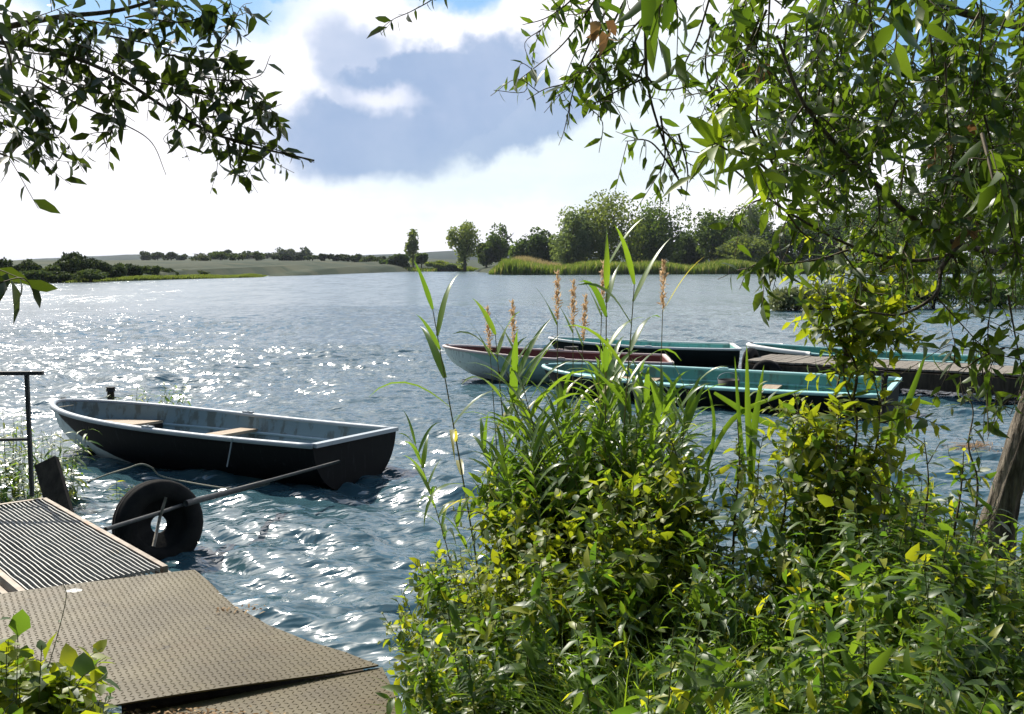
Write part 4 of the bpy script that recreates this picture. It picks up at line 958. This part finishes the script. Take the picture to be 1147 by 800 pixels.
# --- leafy weeds, vines, grass on the bank
def herb(kind,seed):
    spec=dict(weed=('leafy weed with long drooping leaves in the bank undergrowth','weeds covering the near bank'),
              vine=('yellow-green broad leaved plant in the bank undergrowth','yellow-green plants on the near bank'),
              grass=('tuft of long bright grass at the edge of the bank','grass tufts on the near bank'))[kind]
    t=thing({'weed':'weed_plant','vine':'broad_leaved_plant','grass':'grass_tuft'}[kind],spec[0],{'weed':'weed','vine':'plant','grass':'grass tuft'}[kind],(0,0,0),spec[1])
    ml=MB();ms=MB()
    if kind=='weed':
        for i in range(6):
            a=rng.uniform(0,6.28);r=rng.uniform(.02,.22);h=rng.uniform(.5,.9)
            sprig(ml,ms,[(cos(a)*r*.4,sin(a)*r*.4,-.05),(cos(a)*r,sin(a)*r,h*.5),(cos(a)*r*1.5,sin(a)*r*1.5,h)],.005,.088,.30,.024,droop=.25,twig=7,twiglen=.16,upb=.55,opp=True,curl=.4)
    elif kind=='vine':
        for i in range(9):
            a=rng.uniform(0,6.28);r=rng.uniform(.02,.25);h=rng.uniform(.4,.9)
            sprig(ml,ms,[(cos(a)*r*.4,sin(a)*r*.4,-.05),(cos(a)*r,sin(a)*r,h*.5),(cos(a)*r*1.5,sin(a)*r*1.5,h)],.004,.056,.52,.022,droop=.05,twig=5,twiglen=.15,upb=.8,curl=.15)
    else:
        n=80;a=rng.uniform(0,6.28,n);r=rng.uniform(0,.10,n); pos=np.stack([np.cos(a)*r,np.sin(a)*r,np.full(n,-.03)],1)
        ribbons(ml,pos,nrm(np.stack([np.cos(a)*.5,np.sin(a)*.5,np.ones(n)*1.3],1)+rng.normal(size=(n,3))*.15),rng.uniform(.35,.75,n),.009,rng.uniform(1.2,2.8,n),7)
        ml.build('blades',L_grass,t); return t
    ms.build('stems',M_greenstem,t); ml.build('foliage',L_weed if kind=='weed' else L_vine,t); return t
PW=[herb('weed',i) for i in range(4)];PV=[herb('vine',i) for i in range(4)];
def tallherb():
    t=thing('willowherb','tall dark green lance-leaved plant inside the reed clump','weed',(0,0,0),'tall weeds inside the reed clump'); ml=MB();ms=MB()
    for i in range(5):
        a=rng.uniform(0,6.28);r=rng.uniform(.02,.14);h=rng.uniform(1.15,1.6)
        sprig(ml,ms,[(cos(a)*r*.4,sin(a)*r*.4,-.1),(cos(a)*r,sin(a)*r,h*.5),(cos(a)*r*1.6,sin(a)*r*1.6,h)],.006,.14,.22,.022,droop=.25,twig=7,twiglen=.2,upb=.5,opp=True,curl=.4,start=.35)
    ms.build('stems',M_greenstem,t); ml.build('foliage',L_weed,t); return t
PT=[tallherb() for i in range(3)]
PG=[herb('grass',i) for i in range(3)]
def scatter(pros,pts,sc=(.8,1.2),tilt=.1):
    for i,(px,d) in enumerate(pts):
        x=Xat(px,d); place(pros[i%len(pros)],x,d,rng.uniform(0,6.28),rng.uniform(*sc),tilt=(rng.normal()*tilt,rng.normal()*tilt))
TOPX=[400,440,480,520,590,630,660,700,745,772,800,880,905,1000,1060,1200];TOPY=[760,670,610,585,562,620,550,520,540,650,650,640,560,550,570,565]
def scatter2(pros,pts,h0,over=(0,80),tilt=.1,mx_=1.5):
    for i,(px,d) in enumerate(pts):
        x=Xat(px,d); g=max(float(bank_z(np.array(x),np.array(d))),0); ty=np.interp(px,TOPX,TOPY)+rng.uniform(*over)
        hh=max(.28,at(px,ty,d)[2]-g); place(pros[i%len(pros)],x,d,rng.uniform(0,6.28),min(mx_,hh/h0),tilt=(rng.normal()*tilt,rng.normal()*tilt))
def region(n,x0,x1,d0,d1): return [(rng.uniform(x0,x1),rng.uniform(d0,d1)) for _ in range(n)]
scatter(PT,region(20,600,735,4.95,5.4),(.72,1.0),.06)
scatter2(PV,region(26,480,640,3.9,4.7),.85,(0,90))
scatter2(PV,region(18,640,750,4.2,4.9),.85,(0,90))
scatter2(PV,region(12,780,1180,3.6,5.0),.85,(0,80))
scatter2(PW,region(14,470,740,3.3,4.3),.85,(60,170))
scatter2(PW,region(30,780,1180,3.6,4.9),.85,(0,70))
scatter2(PW,region(26,780,1180,3.0,3.8),.85,(50,160))
scatter2(PW,region(20,720,1120,2.5,3.3),.85,(120,220))
scatter2(PW,region(14,980,1200,4.3,5.5),.85,(-10,60))
scatter(PG,region(14,660,860,2.9,4.0),(.8,1.15))
scatter(PG,region(8,500,680,3.0,4.2),(.7,1.0))
scatter(PG,region(6,880,1100,2.8,3.8),(.7,1.0))
# tall yellow-green sapling (900-1000, 280-640) and its neighbours
def sapling(label,segs,leaf,mat,name='sapling',r0=.008,twig=10,tl=.16,wid=.36,step=.018,droop=.1,cat='sapling'):
    b=at(*segs[0][0]); t=thing(name,label,cat,tuple(b)); ml=MB();ms=MB()
    for s in segs: sprig(ml,ms,[at(*q)-b for q in s],r0,leaf,wid,step,twig=twig,twiglen=tl,upb=.6,droop=droop,curl=.2)
    ms.build('stem',M_twig,t); ml.build('foliage',mat,t); return t
sapling('tall leafy yellow-green sapling rising in front of the jetty',[[(935,700,4.3),(930,600,4.3),(925,500,4.3),(945,400,4.3),(960,300,4.3),(968,270,4.3)],[(930,600,4.3),(950,540,4.2),(960,470,4.2),(945,420,4.2),(952,350,4.2)],[(925,540,4.3),(900,480,4.3),(890,440,4.3)],[(935,620,4.3),(900,560,4.3),(885,500,4.3)],[(930,560,4.2),(975,520,4.2),(985,460,4.2),(978,420,4.2)],[(945,400,4.3),(975,380,4.3),(992,350,4.3)]],.08,L_vine,twig=18,tl=.24,step=.016,wid=.36)
sapling('lush yellow-green vine stems around the foot of the tall sapling',[[(900,720,4.2),(905,640,4.2),(915,560,4.2),(905,480,4.2)],[(960,720,4.2),(955,640,4.2),(970,560,4.2),(965,500,4.2)],[(930,720,4.1),(935,620,4.1),(935,540,4.1),(940,450,4.1)],[(880,700,4.2),(872,620,4.2),(880,560,4.2),(868,520,4.2)],[(1000,700,4.2),(1000,640,4.2),(990,580,4.2),(1005,540,4.2)]],.08,L_vine,twig=16,tl=.16,step=.016,wid=.42,name='vine',cat='vine')
sapling('slim yellow-green creeper winding up the tall sapling towards the canopy',[[(945,480,4.25),(960,420,4.25),(945,370,4.25),(965,320,4.25),(955,270,4.25),(985,225,4.2)],[(950,400,4.2),(935,360,4.2),(925,335,4.2)],[(960,340,4.2),(985,300,4.2),(1000,290,4.2)]],.075,L_vine,twig=13,tl=.2,step=.018,wid=.36,name='creeper',cat='creeper')
sapling('upright yellow-green shoot left of the tall sapling in front of the black hull',[[(820,700,4.6),(822,600,4.6),(828,520,4.6),(826,470,4.6)],[(822,600,4.6),(845,560,4.6),(850,520,4.6)]],.075,L_vine,twig=10,tl=.12,wid=.42)
sapling('dark leafy stem right of the tall sapling over the open water',[[(1040,680,4.6),(1035,600,4.6),(1040,540,4.6),(1035,490,4.6)],[(1000,680,4.6),(995,600,4.6),(985,540,4.6),(1000,500,4.6)],[(1060,640,4.6),(1075,560,4.6),(1080,500,4.6)]],.08,L_weed,twig=9,tl=.16,step=.026,name='tall_weed',cat='weed')
sapling('thin shoot with pale leaves climbing beside the willow trunk',[[(1090,600,5.2),(1095,540,5.2),(1085,500,5.2),(1090,460,5.2),(1078,430,5.2)]],.07,L_pale,twig=4,tl=.1,step=.04,name='climbing_shoot',cat='plant')
sapling('bright bushy shoot with yellow tips beside the reed clump',[[(765,700,4.5),(770,620,4.5),(765,540,4.5),(748,480,4.5)],[(770,620,4.5),(735,570,4.5),(700,545,4.5)],[(765,600,4.5),(725,555,4.5),(680,570,4.5)],[(765,640,4.5),(800,600,4.5),(775,560,4.5)]],.075,L_vine,twig=20,tl=.17,wid=.45,name='bushy_shoot',cat='plant')
sapling('low yellow shoot reaching left over the water from the bush',[[(600,720,4.6),(580,640,4.6),(548,580,4.6),(505,572,4.6)],[(580,660,4.6),(575,600,4.6),(590,555,4.6)],[(560,700,4.6),(530,660,4.6),(495,650,4.6),(470,668,4.6)]],.065,L_vine,twig=18,tl=.16,wid=.5,name='low_shoot',cat='plant')
# long blades crossing the dark hull
def blades(label,items,cat='reed leaf'):
    t=tag(MB_build_blades(items),label,cat); return t
def MB_build_blades(items):
    mb=MB()
    for (a,b,c,w) in items:
        P=spline([at(*a),at(*b),at(*c)],12)[:12]; T_=nrm(np.gradient(P,axis=0)); view=nrm(P-[0,0,H]); sd=nrm(np.cross(T_,view))
        ww=w*np.clip(np.sin(np.linspace(.12,1,12)*pi)**.7,.05,1)
        upn=np.cross(sd,T_)
        mb.grid(np.stack([P-sd*ww[:,None]/2,P+upn*(ww*.15)[:,None],P+sd*ww[:,None]/2],1))
    return mb.build('bent_reed',L_reed)
blades('three long reed blades arching left of the tall sapling',[((842,560,4.7),(838,470,4.7),(836,370,4.7),.03),((840,560,4.7),(845,480,4.7),(858,395,4.7),.035),((835,545,4.7),(828,470,4.7),(822,385,4.7),.02)],'reed')
blades('long pale bent blade pointing right over the dark water',[((990,590,4.6),(1005,460,4.6),(1060,455,4.6),.035),((985,540,4.6),(1010,470,4.6),(1045,375,4.6),.035)],'reed')
blades('crossing bent blades in front of the black boat hull',[((790,520,4.8),(830,462,4.8),(920,430,4.8),.025),((800,440,4.8),(850,470,4.8),(905,490,4.8),.03),((785,560,4.8),(800,480,4.8),(790,420,4.8),.018)],'reed')
# water plants, left side by the rail
def water_plant(label,px,d,h,n,seed,spread=.25):
    b=at(px,500,d); b[2]=-.05; t=thing('water_plant',label,'water plant',tuple(b),'plants growing in the water left'); ml=MB();ms=MB()
    for i in range(n):
        a=rng.uniform(0,6.28);r=rng.uniform(0,spread); hh=h*rng.uniform(.6,1.05)
        sprig(ml,ms,[(cos(a)*r*.5,sin(a)*r*.5,-.3),(cos(a)*r,sin(a)*r,hh*.5),(cos(a)*r*1.4,sin(a)*r*1.4,hh)],.005,.17,.17,.036,droop=.25,upb=.6,curl=.5,spread=1,start=.25)
    ms.build('stems',M_greenstem,t);ml.build('foliage',L_weed,t); return t
water_plant('airy green plants in the water at the left edge behind the handrail',5,10.0,1.0,20,0,.35)
water_plant('airy green plants between handrail post and boat bow',62,9.9,.85,18,1,.28)
water_plant('slender plants under the handrail near the leaning plank',35,9.3,.8,12,2,.28)
water_plant('small green plants poking up behind the boat, left of its middle',185,15.6,.66,10,3,.5)
water_plant('few short plants behind the boat next to the mooring post',150,15.6,.6,8,4,.3)
water_plant('tiny water plants beside the boat bow and rope',128,10.2,.22,5,5,.25)
# straw tuft in the water
st=MB(); n=110; c=on(1090,503,0.0); pos=np.stack([c[0]+rng.normal(size=n)*.16,c[1]+rng.normal(size=n)*.15,rng.uniform(.0,.06,n)],1)
ribbons(st,pos,nrm(rdir(n,(.0,.5))),rng.uniform(.15,.35,n),.012,1.4,4); tag(st.build('straw_tuft',L_dead),'brown dead reed tuft floating near the willow trunk','dead reeds')
# bottom-left bush near the camera
bb=thing('leafy_bush','yellow-green bush cut by the bottom left corner beside the tread plate','bush',tuple(at(20,830,2.9))); ml=MB();ms=MB(); b0=at(20,830,2.9)
for i in range(64):
    px=rng.uniform(-60,122); py=lerp(708,785,np.clip((px-30)/90,0,1))+rng.uniform(0,50); d=rng.uniform(2.5,3.1)
    sprig(ml,ms,[at(px*.6,900,2.8)-b0,at(px*.85,840,d)-b0,at(px,py,d)-b0],.004,.07,.68,.022,droop=.1,twig=6,twiglen=.12,upb=.7,curl=.15)
ms.build('stems',M_greenstem,bb);ml.build('foliage',L_vine,bb)
tv=thing('tendril','thin curling tendril rising over the tread plate from the corner bush','tendril',tuple(at(60,740,2.9))); ml=MB();ms=MB(); b0=at(60,740,2.9)
sprig(ml,ms,[at(50,760,2.9)-b0,at(62,720,2.9)-b0,at(74,670,2.9)-b0,at(70,652,2.9)-b0],.0015,.02,.5,.05,upb=.5); ms.build('stem',M_greenstem,tv);ml.build('foliage',L_vine,tv)
# sedge and low growth filling the bank
n=9000; x=rng.uniform(-1.0,6,n);y=rng.uniform(1.5,6.5,n); ok=(y<shore_y(x)-.05)&~((x<-.35)&(y>2.2)); x=x[ok];y=y[ok];n=len(x)
mb=MB(); ribbons(mb,np.stack([x,y,bank_z(x,y)-.02],1),nrm(rng.normal(size=(n,3))*.45+[0,0,1]),rng.uniform(.12,.34,n),.009,rng.uniform(.8,2.2,n),4)
tag(mb.build('grass_cover',L_grass),kind='stuff')

hz_=bpy.data.materials.new('haze'); hz_.use_nodes=True; hn=hz_.node_tree; hn.nodes.clear(); ho=hn.nodes.new('ShaderNodeOutputMaterial'); hv=hn.nodes.new('ShaderNodeVolumePrincipled')
hv.inputs['Color'].default_value=(.78,.88,1,1); hv.inputs['Density'].default_value=.7e-4; hn.links.new(hv.outputs[0],ho.inputs['Volume'])
tag(MB().box((0,1000,52),(19000,19000,120)).build('haze',hz_,smooth=False),kind='stuff')
# ---------------------------------------------------------------- render settings
vs=SC.view_settings; vs.view_transform='Standard'; vs.look='None'; vs.gamma=1; vs.use_curve_mapping=False; vs.exposure=0.55
SC.cycles.max_bounces=6; SC.cycles.transmission_bounces=3; SC.cycles.diffuse_bounces=2; SC.cycles.glossy_bounces=3; SC.cycles.use_denoising=True
SC.cycles.sample_clamp_indirect=4
